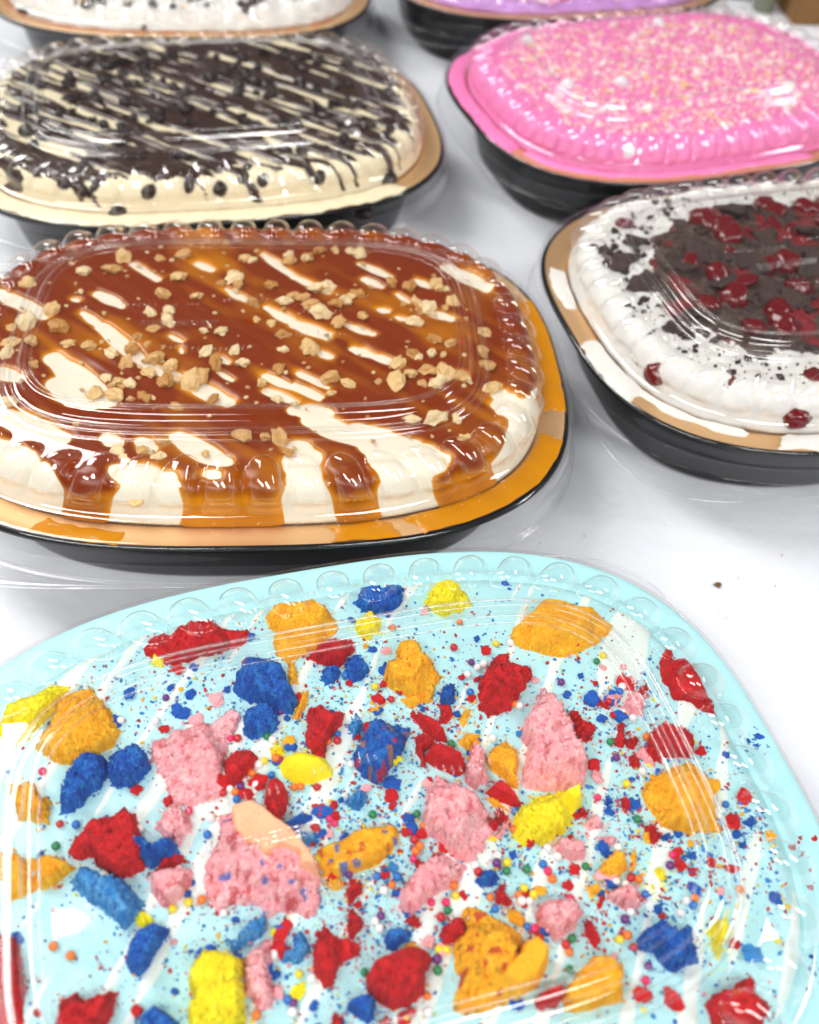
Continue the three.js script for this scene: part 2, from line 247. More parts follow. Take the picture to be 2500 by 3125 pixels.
/** body rings of a cake whose top lies `top` above the rim */
const bodyRings = (top, out = 0.0098) => [inset(0.016, 2.9, -0.012), inset(0.0128, 2.9, -0.003), inset(out, 2.9, 0.0004), [0.1012, 0.0765, 2.9, 0.0014], [0.0994, 0.0744, 2.95, top * 0.45], [0.0976, 0.0722, 3, top * 0.78], [0.0952, 0.0694, 3.1, top * 0.94], [0.0905, 0.0645, 3.2, top * 0.99], [0.07, 0.045, 3.2, top], [0.04, 0.026, 2.8, top * 1.01], [0.0003, 0.0002, 2.2, top * 1.01]];
function body(c, rings, mat, opt, ns = 440, step = 0.0011) { c.oval = new Oval(rings, { smooth: 2, ...opt }); c.mat = mat; container(c); mesh('frosting', c.oval.geo(ns, c.oval.rows(step), 12), mat, c.cake); }
/** patches of frosting or sauce lying on the gold rim; spans: [from, to, inner, outer] in share of the way round and metres of inset */
const rimOval = new Oval([inset(0.0009, 2.9, 0.0006), inset(0.0020, 2.9, 0.0001), inset(0.0050, 2.9, -0.0001), inset(0.0080, 2.9, -0.0002), inset(0.0088, 2.9, -0.0003)], { smooth: 1 });
function smear(c, name, mat, spans, seed, thick = 0.0011) {
  const g = rimOval.sheet(700, rimOval.rows(0.0004), (u, v, w, s) => {
    const i = w + 0.0009; let best = -1;
    for (const [a, b, i0, i1] of spans) { let x = s; if (a > b && x < b) x += 1; const B = a > b ? b + 1 : b; const e = Math.min((x - a) * PHI.around, (B - x) * PHI.around) + 0.004 * fbm(u * 160, v * 160, seed, 3); const r = Math.min(i - i0, i1 - i) + 0.0022 * fbm(u * 130, v * 130, seed + 5, 3); best = Math.max(best, Math.min(e * 0.7, r)); }
    const e = best * 0.9 - 0.0001; return e < 0 ? e : thick * (1 - Math.exp(-e / thick)) + 0.0003 * fbm(u * 220, v * 220, seed + 9, 2);
  });
  const m = mesh(name, g, mat, c.cake); return m;
}
const shareAt = (c, p) => { const [u, v] = onRim(c, p); return PHI.share(Math.atan2(v, u)); };

// ── crumbly pieces ──
function polyDist(P, x, y) { // > 0 inside
  let d = 1e9, ins = false;
  for (let i = 0, j = P.length - 1; i < P.length; j = i++) {
    const [ax, ay] = P[i], [bx, by] = P[j], ex = bx - ax, ey = by - ay, t = clamp(((x - ax) * ex + (y - ay) * ey) / (ex * ex + ey * ey + 1e-12));
    d = Math.min(d, Math.hypot(x - ax - ex * t, y - ay - ey * t));
    if ((ay > y) !== (by > y) && x < (bx - ax) * (y - ay) / (by - ay) + ax) ins = !ins;
  }
  return ins ? d : -d;
}
function chunkGeo(c, P, { hgt = 0.005, seed = 1, dye = 'R', rough = 1, lift = 0, edge = 0.0013, specks = 0 }) {
  let x0 = 1e9, x1 = -1e9, y0 = 1e9, y1 = -1e9; for (const [x, y] of P) { x0 = Math.min(x0, x); x1 = Math.max(x1, x); y0 = Math.min(y0, y); y1 = Math.max(y1, y); }
  const size = Math.max(x1 - x0, y1 - y0), st = clamp(size / 48, 0.00022, 0.0004), pad = 0.0012; x0 -= pad; x1 += pad; y0 -= pad; y1 += pad;
  const nx = Math.ceil((x1 - x0) / st), ny = Math.ceil((y1 - y0) / st), cx = (x0 + x1) / 2, cy = (y0 + y1) / 2, r = rng(seed * 77 + 13);
  const tx = (r() - 0.5) * 0.5 / size, ty = (r() - 0.5) * 0.5 / size, col = DYE[dye].map(lin), red = lin('#c4262a');
  // a few break planes
  const planes = Array.from({ length: rough > 0.3 ? 8 : 2 }, () => { const a = r() * 6.283; return [Math.cos(a), Math.sin(a), (0.06 + 0.34 * r()) * size, 0.2 + 0.9 * r()]; });
  const V = [], C = [], U = [], I = [], D = [];
  for (let j = 0; j <= ny; j++) for (let i = 0; i <= nx; i++) {
    const x = x0 + (i + 0.5 * (h3(i, j, seed) - 0.5)) * st, y = y0 + (j + 0.5 * (h3(i, j, seed + 9) - 0.5)) * st;
    const d = polyDist(P, x, y) + rough * (0.0009 * fbm(x * 700, y * 700, seed, 3) + 0.0004 * noise(x * 2400, y * 2400, seed)); D.push(d);
    let hh = hgt * (1 + tx * (x - cx) + ty * (y - cy));
    for (const [a, b, o, k] of planes) hh = Math.min(hh, hgt * (1 + 0.15) - k * 1.3 * Math.max(0, a * (x - cx) + b * (y - cy) - o));
    hh = Math.max(hh, hgt * 0.3);
    const k = clamp(d / edge), z0 = hh * (1 - Math.pow(1 - k, 1.7)), n1 = fbm(x * 420, y * 420, seed + 3 + z0 * 300, 4), n2 = noise(x * 1400, y * 1400, seed + 8 + z0 * 1400), n3 = noise(x * 3000, y * 3000, seed + 4 + z0 * 3000);
    hh += rough * (hgt * 0.11 * n1 + 0.00042 * n2 + 0.0003 * n3);
    const pit = rough > 0.3 ? sstep(0.35, 0.7, noise(x * 1100, y * 1100, seed + 20 + z0 * 1100)) : 0; hh -= pit * 0.0011 * rough;
    const base = c.oval.height(x, y);
    let up = d < 0 ? d * 2.2 : hh * (1 - Math.pow(1 - k, 1.7)); up += lift * (d > 0 ? 1 : 0);
    const cap = lidPlain.height(x, y) - base - 0.0009; up = Math.min(up, cap + 0.0004 * n2 * rough);
    const jz = rough * 0.00038 * (1 - Math.abs(2 * k - 1)) * (d > 0 ? 1 : 0); V.push(x + jz * noise(x * 900, up * 1800, seed + 60), base + Math.max(up, -0.0016), y + jz * noise(y * 900, up * 1800, seed + 61)); U.push(x * 90, y * 90);
    const z = up; const gr = 0.5 * noise(x * 600, y * 600, seed + z * 600) + 0.45 * noise(x * 1700, y * 1700, seed + z * 1700) + 0.4 * noise(x * 3600, y * 3600, seed + z * 3600); const q = new THREE.Color().copy(col[0]).lerp(gr > 0 ? col[2] : col[1], clamp(Math.abs(gr) * 1.5) * (rough > 0.3 ? 1 : 0.3));
    if (dye === 'P') { const m = sstep(0.45, 0.65, noise(x * 760, y * 760, seed + 31)); q.lerp(red, 0.5 * m); }
    if (specks) { const m = noise(x * 520, y * 520, seed + 41); if (m > 0.62) q.lerp(specks === 'b' ? lin('#2a6fc0') : lin('#c41e22'), 0.85); else if (m < -0.66) q.lerp(specks === 'b' ? lin('#c41e22') : lin('#b87a10'), 0.7); }
    C.push(q.r, q.g, q.b);
  }
  const rem = new Map(), keepV = [], keepC = [], keepU = []; const id = (k) => { if (!rem.has(k)) { rem.set(k, keepV.length / 3); keepV.push(V[3 * k], V[3 * k + 1], V[3 * k + 2]); keepC.push(C[3 * k], C[3 * k + 1], C[3 * k + 2]); keepU.push(U[2 * k], U[2 * k + 1]); } return rem.get(k); };
  for (let j = 0; j < ny; j++) for (let i = 0; i < nx; i++) { const a = j * (nx + 1) + i, b = a + 1, e = a + nx + 1, f = e + 1; if (Math.max(D[a], D[b], D[e], D[f]) > -0.0006) I.push(id(a), id(e), id(b), id(b), id(e), id(f)); }
  const g = new THREE.BufferGeometry(); g.setAttribute('position', new THREE.Float32BufferAttribute(keepV, 3)); g.setAttribute('color', new THREE.Float32BufferAttribute(keepC, 3)); g.setAttribute('uv', new THREE.Float32BufferAttribute(keepU, 2)); g.setIndex(I); g.computeVertexNormals(); return g;
}
function rockGeo(seed, detail = 1, flatness = 0.6, jag = 0.35) { let g = new THREE.IcosahedronGeometry(1, detail); g.deleteAttribute('normal'); g.deleteAttribute('uv'); g = mergeVertices(g, 1e-4); const p = g.attributes.position, r = rng(seed); const sx = 0.75 + 0.5 * r(), sz = 0.75 + 0.5 * r(); for (let i = 0; i < p.count; i++) { const k = 1 + jag * (r() * 2 - 1); p.setXYZ(i, p.getX(i) * k * sx, p.getY(i) * k * flatness, p.getZ(i) * k * sz); } const u = []; for (let i = 0; i < p.count; i++) u.push(p.getX(i) * 0.15, p.getZ(i) * 0.15); g.setAttribute('uv', new THREE.Float32BufferAttribute(u, 2)); g = g.toNonIndexed(); g.computeVertexNormals(); return g; }
const rocks = Array.from({ length: 10 }, (_, i) => rockGeo(100 + i, 1, 0.55 + 0.05 * (i % 4), 0.42));
const nuts = Array.from({ length: 10 }, (_, i) => { let g = new THREE.IcosahedronGeometry(1, 0); g = rockGeo(300 + i, 1, 0.66 + 0.06 * (i % 4), 0.33); g.scale(1 + 0.1 * (i % 3), 1, 1); g.computeVertexNormals(); return g; });
const chipGeo = [0, 1, 2].map((i) => { let g = new THREE.IcosahedronGeometry(1, 2); g.deleteAttribute('normal'); g.deleteAttribute('uv'); g = mergeVertices(g, 1e-4); const p = g.attributes.position; for (let k = 0; k < p.count; k++) { const x = p.getX(k), y = p.getY(k), z = p.getZ(k), q = 1 + 0.2 * fbm(x * 1.4 + i * 5, y * 1.4 + z, z * 1.4, 2) + (y > 0.5 ? 0.25 * (y - 0.5) : 0); p.setXYZ(k, x * q, y * q, z * q); } g.computeVertexNormals(); return g; });
const ball = new THREE.SphereGeometry(1, 20, 14);
function put(c, name, geo, mat, u, v, size, sink = 0.3, r = Math.random, flip) {
  const m = mesh(name, geo, mat, c.cake), s = Array.isArray(size) ? size : [size, size, size]; m.scale.set(...s); m.rotation.set((r() - 0.5) * 0.8, r() * 6.283, (r() - 0.5) * 0.8);
  let y = c.oval.height(u, v) + s[1] * (0.6 - sink); const cap = lidPlain.height(u, v) - 0.0006 - s[1]; m.position.set(u, Math.min(y, cap), v); return m;
}
function dust(c, name, n, seed, where, pick, size) {
  const r = rng(seed), im = new THREE.InstancedMesh(new THREE.IcosahedronGeometry(1, 0), M.dust, n), d = new THREE.Object3D(), col = new THREE.Color(); im.name = name; im.userData.kind = 'stuff';
  for (let i = 0; i < n; i++) { const [u, v] = where(r), s = size(r); d.position.set(u, c.oval.height(u, v) + s * 0.25, v); d.rotation.set(r() * 6, r() * 6, r() * 6); d.scale.set(s * (0.7 + 0.8 * r()), s * 0.6, s * (0.7 + 0.6 * r())); d.updateMatrix(); im.setMatrixAt(i, d.matrix); col.set(pick(r, u, v)); im.setColorAt(i, col); }
  im.castShadow = im.receiveShadow = true; c.cake.add(im);
}
const inOval = (r, a, b) => { for (;;) { const u = (r() * 2 - 1) * a, v = (r() * 2 - 1) * b; if (Math.abs(u / a) ** 3 + Math.abs(v / b) ** 3 < 1) return [u, v]; } };

// ───────────────────────── blue cake with cookie chunks ─────────────────────────
{
  const c = CAKES.A;
  body(c, bodyRings(0.0078), M.creamBlue, { detail: lump(0.0013, 85, 2) }, 440, 0.0011);
  tag(c.cake, 'pale blue frosted cake scattered with red, blue, yellow and pink cookie chunks', 'cake', 'ice cream cakes in a row of pans');
  mesh('frosting_border', (() => { const o = new Oval([inset(-0.0008, 2.9, -0.0012), inset(-0.0010, 2.9, -0.0002), inset(-0.0006, 2.9, 0.0009), inset(0.0006, 2.9, 0.0014), inset(0.0030, 2.9, 0.0015), inset(0.0080, 2.9, 0.0013), inset(0.0100, 2.9, 0.0014), inset(0.0135, 2.9, 0.0012)], { smooth: 1, detail: (u, v, t) => 0.0004 * fbm(u * 90, v * 90, 4, 2) * sstep(0.1, 0.3, t) }); return o.geo(500, o.rows(0.0005), 12); })(), M.creamBlue, c.cake);
  // pale icing drizzled in slanting lines
  const p0 = onCake(c, px(2, 640, 1060)), p1 = onCake(c, px(2, 850, 640)), dl = Math.hypot(p1[0] - p0[0], p1[1] - p0[1]), dx = (p1[0] - p0[0]) / dl, dy = (p1[1] - p0[1]) / dl;
  const nline = 22, lines = (() => { const r = rng(41); return Array.from({ length: nline }, (_, i) => ({ o: (i - nline / 2) * 0.0115 + (r() - 0.5) * 0.008, w: 0.0010 + 0.0019 * r(), k: r() * 9, b: (r() - 0.5) * 0.12 })); })();
  const ref = p0[0] * -dy + p0[1] * dx;
  mesh('icing_drizzle', c.oval.sheet(620, c.oval.rows(0.00075, c.oval.len * 0.17), (u, v) => {
    const across = u * -dy + v * dx - ref, along = u * dx + v * dy; let b = -1;
    for (const l of lines) { const d = l.w * (0.75 + 1.5 * fbm(along * 40, l.k, 3, 3)) - Math.abs(across - l.o - l.b * along - 0.0016 * noise(along * 30, l.k)); b = Math.max(b, d); }
    return Math.min(0.0004, b * 0.4) - 0.00008 + 0.0003 * noise(u * 160, v * 160);
  }), M.streak, c.cake);

  // chunks traced from the photograph: [window, dye, height mm, options, outline]
  const T = [
    [1, 'R', 5, {}, '890,630 920,560 1000,540 1060,560 1190,500 1290,480 1420,510 1540,520 1550,570 1450,630 1250,690 1050,740 990,710 890,680'],
    [1, 'Y', 5, {}, '0,1070 60,980 200,920 300,860 430,870 390,960 330,1040 200,1140 120,1210 0,1270 -60,1200'],
    [1, 'O', 6, {}, '400,900 560,880 600,920 680,1030 740,1150 700,1230 560,1290 420,1340 330,1330 200,1240 250,1180 330,1080'],
    [1, 'B', 6, {}, '370,1560 390,1460 450,1360 530,1290 650,1320 660,1400 610,1490 540,1530 500,1610 420,1640 350,1650'],
    [1, 'B', 6, {}, '660,1300 730,1250 830,1250 910,1310 920,1370 860,1440 800,1500 700,1480 650,1390'],
    [1, 'P', 6.5, {}, '940,1200 1040,1170 1180,1130 1340,1060 1420,1000 1490,1030 1470,1110 1420,1200 1400,1280 1370,1360 1380,1500 1330,1560 1200,1600 1080,1600 1030,1530 1010,1450 960,1380 920,1290'],
    [1, 'R', 5, { rough: 0.5 }, '1380,1350 1450,1300 1560,1280 1600,1320 1560,1400 1500,1440 1430,1510 1390,1440'],
    [2, 'B', 7.5, {}, '-85,870 -60,760 0,700 100,680 210,700 245,760 250,850 300,890 330,960 290,1010 200,1030 120,1000 60,960 -30,930'],
    [2, 'B', 5, {}, '0,1020 80,980 180,1030 210,1080 190,1150 100,1190 30,1200 -20,1150 -20,1070'],
    [2, 'O', 5, {}, '110,440 190,370 280,360 330,380 410,340 470,380 550,450 580,500 530,560 430,640 300,700 260,720 200,680 160,600 170,540'],
    [2, 'O', 2.5, {}, '250,720 300,760 330,880 280,870 260,800'],
    [2, 'B', 4.5, {}, '665,360 710,300 770,270 850,280 930,250 980,270 970,330 950,380 880,440 820,430 720,400'],
    [2, 'Y', 5, {}, '1110,340 1170,250 1260,230 1340,270 1390,320 1410,360 1340,400 1220,430 1140,390'],
    [2, 'Y', 3, { rough: 0.5 }, '670,500 760,420 840,460 830,540 750,600 690,560'],
    [2, 'R', 5, {}, '380,690 430,630 560,580 660,580 680,640 620,700 590,750 500,740 430,710'],
    [2, 'O', 7, {}, '870,750 930,720 940,620 1010,600 1090,650 1110,690 1230,790 1180,850 1160,940 1100,960 1000,910 900,870 860,810'],
    [2, 'B', 3.5, {}, '460,830 480,770 560,760 600,810 540,860 490,880'],
    [2, 'B', 3.5, {}, '620,700 690,690 740,730 780,780 740,830 650,860 620,780'],
    [2, 'R', 5.5, { rough: 0.7 }, '390,990 470,980 530,1040 625,1020 600,1090 540,1170 500,1240 500,1300 420,1280 360,1230 380,1110 370,1040'],
    [2, 'O', 2.5, { rough: 0.4 }, '340,950 390,900 390,960 350,1060 320,1100 290,1080'],
    [2, 'Y', 6.5, { rough: 0.12, edge: 0.004 }, '200,1350 240,1290 340,1260 420,1280 500,1310 545,1370 540,1420 430,1460 320,1470 230,1420'],
    [2, 'Y', 3, {}, '150,1290 180,1240 230,1250 240,1300 190,1330'],
    [2, 'B', 7.5, { specks: 'r' }, '650,1280 720,1200 760,1100 860,1060 940,1090 1030,1120 1000,1190 960,1290 900,1360 860,1430 810,1460 720,1400 660,1330'],
    [2, 'L', 3, {}, '630,1120 690,1080 730,1120 720,1180 660,1220'],
    [2, 'R', 4.5, { rough: 0.3 }, '1040,1060 1080,1050 1180,1100 1240,1160 1260,1220 1190,1210 1100,1150'],
    [2, 'R', 4, { rough: 0.5 }, '1050,1190 1100,1170 1190,1230 1110,1280 1120,1390 1060,1300'],
    [2, 'R', 6.5, { rough: 0.3 }, '1110,1310 1160,1240 1250,1260 1350,1310 1380,1370 1330,1420 1200,1370'],
    [2, 'R', 3, { rough: 0.4 }, '1200,1000 1270,990 1290,1060 1250,1110 1180,1120 1210,1060'],
    [2, 'P', 6, {}, '1350,1420 1390,1340 1400,1260 1440,1240 1490,1290 1480,1380 1500,1460 1420,1500'],
    [2, 'O', 3, {}, '1320,1220 1370,1180 1440,1180 1450,1230 1390,1290 1330,1260'],
    [2, 'O', 5, { rough: 0.6 }, '1500,1330 1540,1250 1620,1200 1680,1270 1700,1350 1680,1420 1700,1500 1660,1510 1600,1440 1520,1390'],
    [2, 'B', 4, {}, '1200,960 1230,890 1280,860 1310,880 1300,960 1260,1000 1210,990'],
    [2, 'R', 6.5, {}, '1450,830 1500,780 1520,700 1560,660 1640,650 1650,700 1725,760 1760,770 1780,800 1725,880 1640,1000 1510,1050 1460,1000 1450,900'],
    [2, 'O', 2, { rough: 0.3 }, '955,970 1080,940 1100,1000 1020,1030'], [2, 'O', 2, { rough: 0.4 }, '1320,1090 1360,1030 1400,1030 1370,1110 1350,1150'], [2, 'O', 1.8, { rough: 0.4 }, '760,1040 820,1005 850,1020 820,1070'],
    [5, 'P', 8, {}, '1110,320 1120,220 1150,130 1190,80 1250,110 1330,170 1400,230 1480,290 1540,350 1550,430 1500,520 1440,620 1330,610 1230,540 1180,470 1100,420'],
    [5, 'P', 6, {}, '940,820 1000,770 1060,690 1150,620 1250,580 1330,640 1370,660 1350,740 1280,790 1200,830 1130,880 1030,970 940,930 960,880'],
    [5, 'R', 5, { rough: 0.25 }, '1490,210 1540,160 1600,155 1680,230 1715,290 1650,300 1560,260'],
    [5, 'O', 2.5, { rough: 0.3 }, '1480,250 1540,260 1640,340 1640,360 1540,310'],
    [5, 'R', 7.5, {}, '1510,400 1560,340 1620,350 1600,400 1540,450'], [5, 'P', 3, {}, '1530,520 1600,400 1660,380 1650,440 1580,510'],
    [5, 'R', 6, { rough: 0.7 }, '110,220 150,150 210,145 260,200 260,270 210,380 170,390 120,310'],
    [4, 'P', 7, { specks: 'b' }, '1250,640 1300,580 1340,500 1345,340 1420,320 1560,280 1650,330 1725,400 1812,460 1862,520 1922,600 1962,660 1992,740 1982,800 1992,880 1952,960 1902,970 1722,930 1640,1000 1600,900 1480,880 1330,950 1290,880 1245,790'],
    [4, 'S', 8.6, { rough: 0.08, edge: 0.0008 }, '1425,320 1560,280 1650,330 1725,400 1812,460 1862,520 1922,600 1962,660 1985,735 1850,730 1840,640 1740,600 1640,660 1590,600 1510,570 1440,480'],
    [4, 'R', 6.5, {}, '410,520 480,460 580,390 700,380 730,320 830,330 850,400 860,480 900,570 880,680 800,720 700,740 620,680 560,610 430,610 400,570'],
    [4, 'R', 4, {}, '950,720 1000,650 1100,600 1160,650 1050,690'],
    [4, 'B', 8, {}, '770,560 810,500 900,510 950,560 990,510 1060,500 1105,560 1090,620 1000,630 920,660 860,640 860,590'],
    [4, 'P', 5, {}, '970,430 1010,350 1080,290 1160,350 1180,430 1130,480 1110,560 1000,500'],
    [4, 'P', 6.5, { rough: 0.5 }, '920,740 1000,700 1100,670 1190,690 1180,770 1120,860 1040,920 980,900 920,810'],
    [4, 'L', 7, {}, '410,740 480,690 560,700 640,740 760,760 830,810 870,880 850,960 760,1040 700,990 620,920 520,860 450,800'],
    [4, 'B', 6, { rough: 0.5 }, '760,1250 800,1150 850,1080 950,1030 1040,1060 1010,1130 960,1200 920,1290 850,1360 790,1320'],
    [4, 'Y', 7.5, {}, '1170,1330 1220,1240 1320,1210 1440,1220 1500,1240 1505,1400 1515,1550 1500,1720 1160,1720 1150,1560 1200,1480 1150,1420'],
    [4, 'P', 5, {}, '1510,1260 1570,1180 1640,1110 1700,1130 1690,1230 1660,1320 1690,1420 1680,1560 1590,1570 1530,1500 1510,1380'],
    [4, 'L', 5, {}, '1420,1190 1480,1110 1560,1020 1640,1000 1660,1040 1600,1110 1500,1180 1440,1210'],
    [4, 'R', 6.5, {}, '350,1500 450,1440 520,1510 620,1470 710,1450 690,1540 640,1680 600,1800 300,1760'],
    [4, 'B', 6, { rough: 0.6 }, '830,1720 870,1600 950,1540 1020,1570 1100,1640 1120,1740'],
    [4, 'O', 5, {}, '230,640 300,610 380,640 440,680 400,720 330,790 240,820'], [4, 'O', 5, {}, '30,150 200,150 250,250 290,280 280,400 100,380'], [4, 'O', 4, {}, '-40,620 60,600 220,640 220,820 40,900'], [4, 'R', 5, {}, '-40,1100 90,1100 140,1400 130,1700 -40,1700'],
    [5, 'R', 6, { rough: 0.6 }, '420,1180 480,1030 540,1080 600,1140 580,1260 530,1420 480,1430 420,1330 410,1250'],
    [5, 'R', 4.5, {}, '630,1000 660,950 720,990 730,1040 690,1090 650,1120 630,1070'], [5, 'R', 3.5, {}, '640,1210 670,1150 700,1160 700,1230 640,1240'],
    [5, 'R', 8, { rough: 0.6 }, '750,1340 800,1270 880,1220 960,1170 1020,1150 1150,1180 1170,1230 1130,1300 1110,1460 1020,1520 900,1550 820,1490 760,1420'],
    [5, 'B', 4.5, { rough: 0.5 }, '860,1130 880,1070 960,1060 1030,1080 1020,1140 940,1160 880,1190'],
    [5, 'O', 7, { specks: 'r' }, '1290,1570 1320,1450 1330,1350 1290,1230 1300,1130 1350,1050 1340,950 1390,900 1470,930 1560,980 1680,1050 1730,1110 1700,1240 1720,1480 1600,1530 1380,1590'],
    [5, 'O', 8.5, { rough: 0.2 }, '1560,1400 1600,1300 1690,1220 1720,1150 1810,1110 1900,1200 1880,1290 1830,1390 1700,1480'],
    [5, 'R', 5, {}, '1210,1090 1230,1040 1330,1000 1390,1060 1360,1110 1230,1170'], [5, 'O', 3.5, { rough: 0.3 }, '1620,960 1690,960 1740,1000 1725,1060 1640,1020'],
    [5, 'O', 5, { rough: 0.5, specks: 'b' }, '430,570 560,510 700,450 850,430 890,400 950,440 960,500 900,580 830,650 700,700 560,740 480,730 440,650'],
    [5, 'B', 3.5, { rough: 0.3 }, '220,430 340,350 420,350 430,390 330,440 280,470'], [5, 'L', 3, {}, '330,470 430,470 440,540 360,570'], [5, 'L', 4, {}, '620,270 680,210 750,210 750,270 690,330 630,310'],
    [5, 'R', 4, {}, '615,850 660,790 730,770 720,840 680,880 640,910'], [5, 'O', 3, { rough: 0.4 }, '490,790 550,750 620,780 600,820 540,835'],
    [5, 'B', 4, {}, '1430,770 1480,710 1550,710 1580,750 1540,800 1460,800'], [5, 'R', 3.5, {}, '1540,900 1560,820 1620,860 1660,910 1580,920'], [5, 'R', 3, {}, '980,1020 1040,980 1110,1040 1090,1070 1020,1050'],
    [5, 'B', 5, { rough: 0.4 }, '620,1560 650,1490 740,1470 810,1500 800,1620 760,1650 690,1610'], [5, 'R', 4, {}, '540,1580 570,1590 620,1650 640,1740 520,1740'], [5, 'R', 4, {}, '820,1640 870,1590 900,1630 890,1740 800,1740'],
    [5, 'L', 4, {}, '290,1120 330,1060 380,1110 400,1200 350,1260 270,1280 210,1270 220,1210 300,1200'],
    [3, 'O', 6, { rough: 0.7 }, '0,430 130,335 230,350 330,385 450,400 540,465 500,510 430,570 330,610 230,650 120,620 0,590 -80,540 -60,470'],
    [3, 'R', 4.5, { rough: 0.8 }, '800,680 840,600 880,610 880,670 990,710 1060,790 1090,880 1130,930 1130,990 1060,970 990,920 880,900 860,840 810,760'],
    [3, 'P', 8, {}, '-10,1080 40,960 90,860 130,810 180,870 220,960 280,1060 310,1150 370,1240 390,1300 370,1370 260,1410 130,1420 10,1390 0,1290 30,1180'],
    [3, 'R', 4.5, {}, '255,990 320,980 350,1040 420,1080 400,1130 340,1150 310,1100'],
    [3, 'R', 5.5, {}, '735,1140 760,1080 830,1050 880,1080 960,1090 1000,1170 1000,1240 860,1240 730,1260 720,1210'],
    [3, 'O', 7, {}, '710,1450 720,1380 770,1330 870,1290 1000,1250 1080,1330 1110,1420 1160,1600 1180,1660 1000,1670 830,1640 780,1560'],
    [3, 'P', 2.5, { rough: 0.4 }, '460,920 480,890 580,890 540,950'], [3, 'P', 3.5, {}, '580,950 640,860 720,930 700,1000 620,990'], [3, 'P', 2.5, { rough: 0.3 }, '650,1240 700,1180 770,1290 720,1290'],
    [3, 'R', 3, {}, '410,910 490,930 500,960 420,950'], [3, 'R', 3, { rough: 0.4 }, '560,1050 600,1050 590,1200 530,1180'], [3, 'R', 3, {}, '600,1160 660,1120 680,1160 640,1200'], [3, 'R', 3, {}, '610,1250 650,1240 690,1290 650,1330'], [3, 'R', 2.5, {}, '670,860 710,830 725,855 690,900'],
    [6, 'Y', 6.5, {}, '0,280 60,220 150,200 250,170 300,250 310,300 300,370 240,430 180,460 140,510 80,480 0,500 -70,440 -60,350'],
    [6, 'Y', 8, { rough: 0.15 }, '210,230 340,150 355,260 310,310 230,280'],
    [6, 'P', 4.5, {}, '170,520 230,480 320,490 370,540 350,600 280,610 220,570'], [6, 'P', 6, {}, '60,900 120,840 200,830 300,830 350,900 320,980 260,1040 200,1080 150,1030 90,960'],
    [6, 'P', 5, {}, '490,800 560,760 690,750 700,830 680,890 600,890 540,850'], [6, 'P', 3, { rough: 0.4 }, '360,400 410,340 480,390 470,420 370,440'], [6, 'P', 3, {}, '450,480 530,470 540,510 490,540'],
    [6, 'O', 4.5, { rough: 0.5 }, '470,610 540,550 600,570 620,650 560,700 500,720 430,680'], [6, 'O', 2.5, { rough: 0.3 }, '630,560 660,540 660,650 640,720'], [6, 'O', 3.5, { rough: 0.4 }, '370,760 440,740 460,790 400,810'],
    [6, 'Y', 3, { rough: 0.4 }, '760,670 800,640 840,710 810,750'], [6, 'Y', 2.5, { rough: 0.4 }, '735,760 760,750 790,790 760,795'],
    [6, 'R', 4, {}, '710,420 760,390 810,460 780,500 720,470'], [6, 'R', 4.5, { rough: 0.4 }, '360,960 400,950 460,1080 420,1120 370,1030'], [6, 'R', 2.5, { rough: 0.3 }, '430,870 460,810 480,830 450,900'], [6, 'R', 3.5, {}, '570,250 610,230 640,300 600,320'], [6, 'R', 3.5, {}, '310,330 350,300 390,330 360,360'],
    [6, 'B', 7, {}, '680,1050 730,990 800,960 860,990 910,1020 990,970 1020,1050 1050,1110 1040,1180 940,1230 880,1250 820,1190 770,1120 700,1110'],
    [6, 'Y', 4.5, {}, '1100,1000 1150,950 1210,920 1210,1040 1180,1130 1140,1170 1110,1080'],
    [6, 'O', 6.5, { rough: 0.7 }, '320,1260 400,1170 480,1160 590,1210 600,1330 600,1420 420,1460 250,1480 240,1380'],
    [6, 'R', 6, { rough: 0.5 }, '60,1410 110,1370 240,1320 250,1400 200,1450 110,1480'],
    [6, 'R', 6, { rough: 0.35 }, '1080,1440 1130,1380 1250,1350 1280,1300 1340,1300 1370,1350 1360,1390 1450,1420 1470,1480 1420,1520 1430,1600 1130,1600 1110,1500'],
    [6, 'B', 2.5, {}, '460,280 490,235 530,260 500,300'], [6, 'B', 2.5, {}, '800,480 840,450 870,490 820,510'], [6, 'B', 2.5, {}, '960,590 1000,550 1020,600 980,625'], [6, 'B', 2.5, {}, '770,890 800,855 830,900 800,940'], [6, 'B', 2.5, {}, '1290,390 1340,350 1370,390 1330,425'], [6, 'B', 2, {}, '1250,515 1280,490 1300,520 1270,545'],
  ];
  const grains = [], gr = rng(202);
  T.forEach(([w, dye, mm, opt, s], i) => {
    const P = s.split(' ').map((q) => { const [x, y] = q.split(',').map(Number); return onCake(c, px(w, x, y), mm * 0.0006); });
    const big = s.split(' ').length > 6;
    const o = { hgt: mm * 0.00088, seed: i + 1, dye, ...opt };
    const m = mesh(big ? 'cookie_chunk' : 'cookie_piece', chunkGeo(c, P, o), (opt.rough ?? 1) < 0.3 ? M.crust : M.cookie, c.cake);
    { const p = m.geometry.attributes.position, rough = opt.rough ?? 1, n = rough < 0.3 ? p.count * 0.03 : p.count * 0.08 * Math.min(1, rough + 0.2); for (let k = 0; k < n; k++) { const q = Math.floor(gr() * p.count), y = p.getY(q); grains.push([p.getX(q) + (gr() - 0.5) * 0.0006, y, p.getZ(q) + (gr() - 0.5) * 0.0006, dye]); } for (let k = 0; k < 40; k++) { const q = P[Math.floor(gr() * P.length)], x = q[0] + (gr() + gr() - 1) * 0.0035, z = q[1] + (gr() + gr() - 1) * 0.0035; grains.push([x, c.oval.height(x, z) + 0.0001, z, dye]); } }
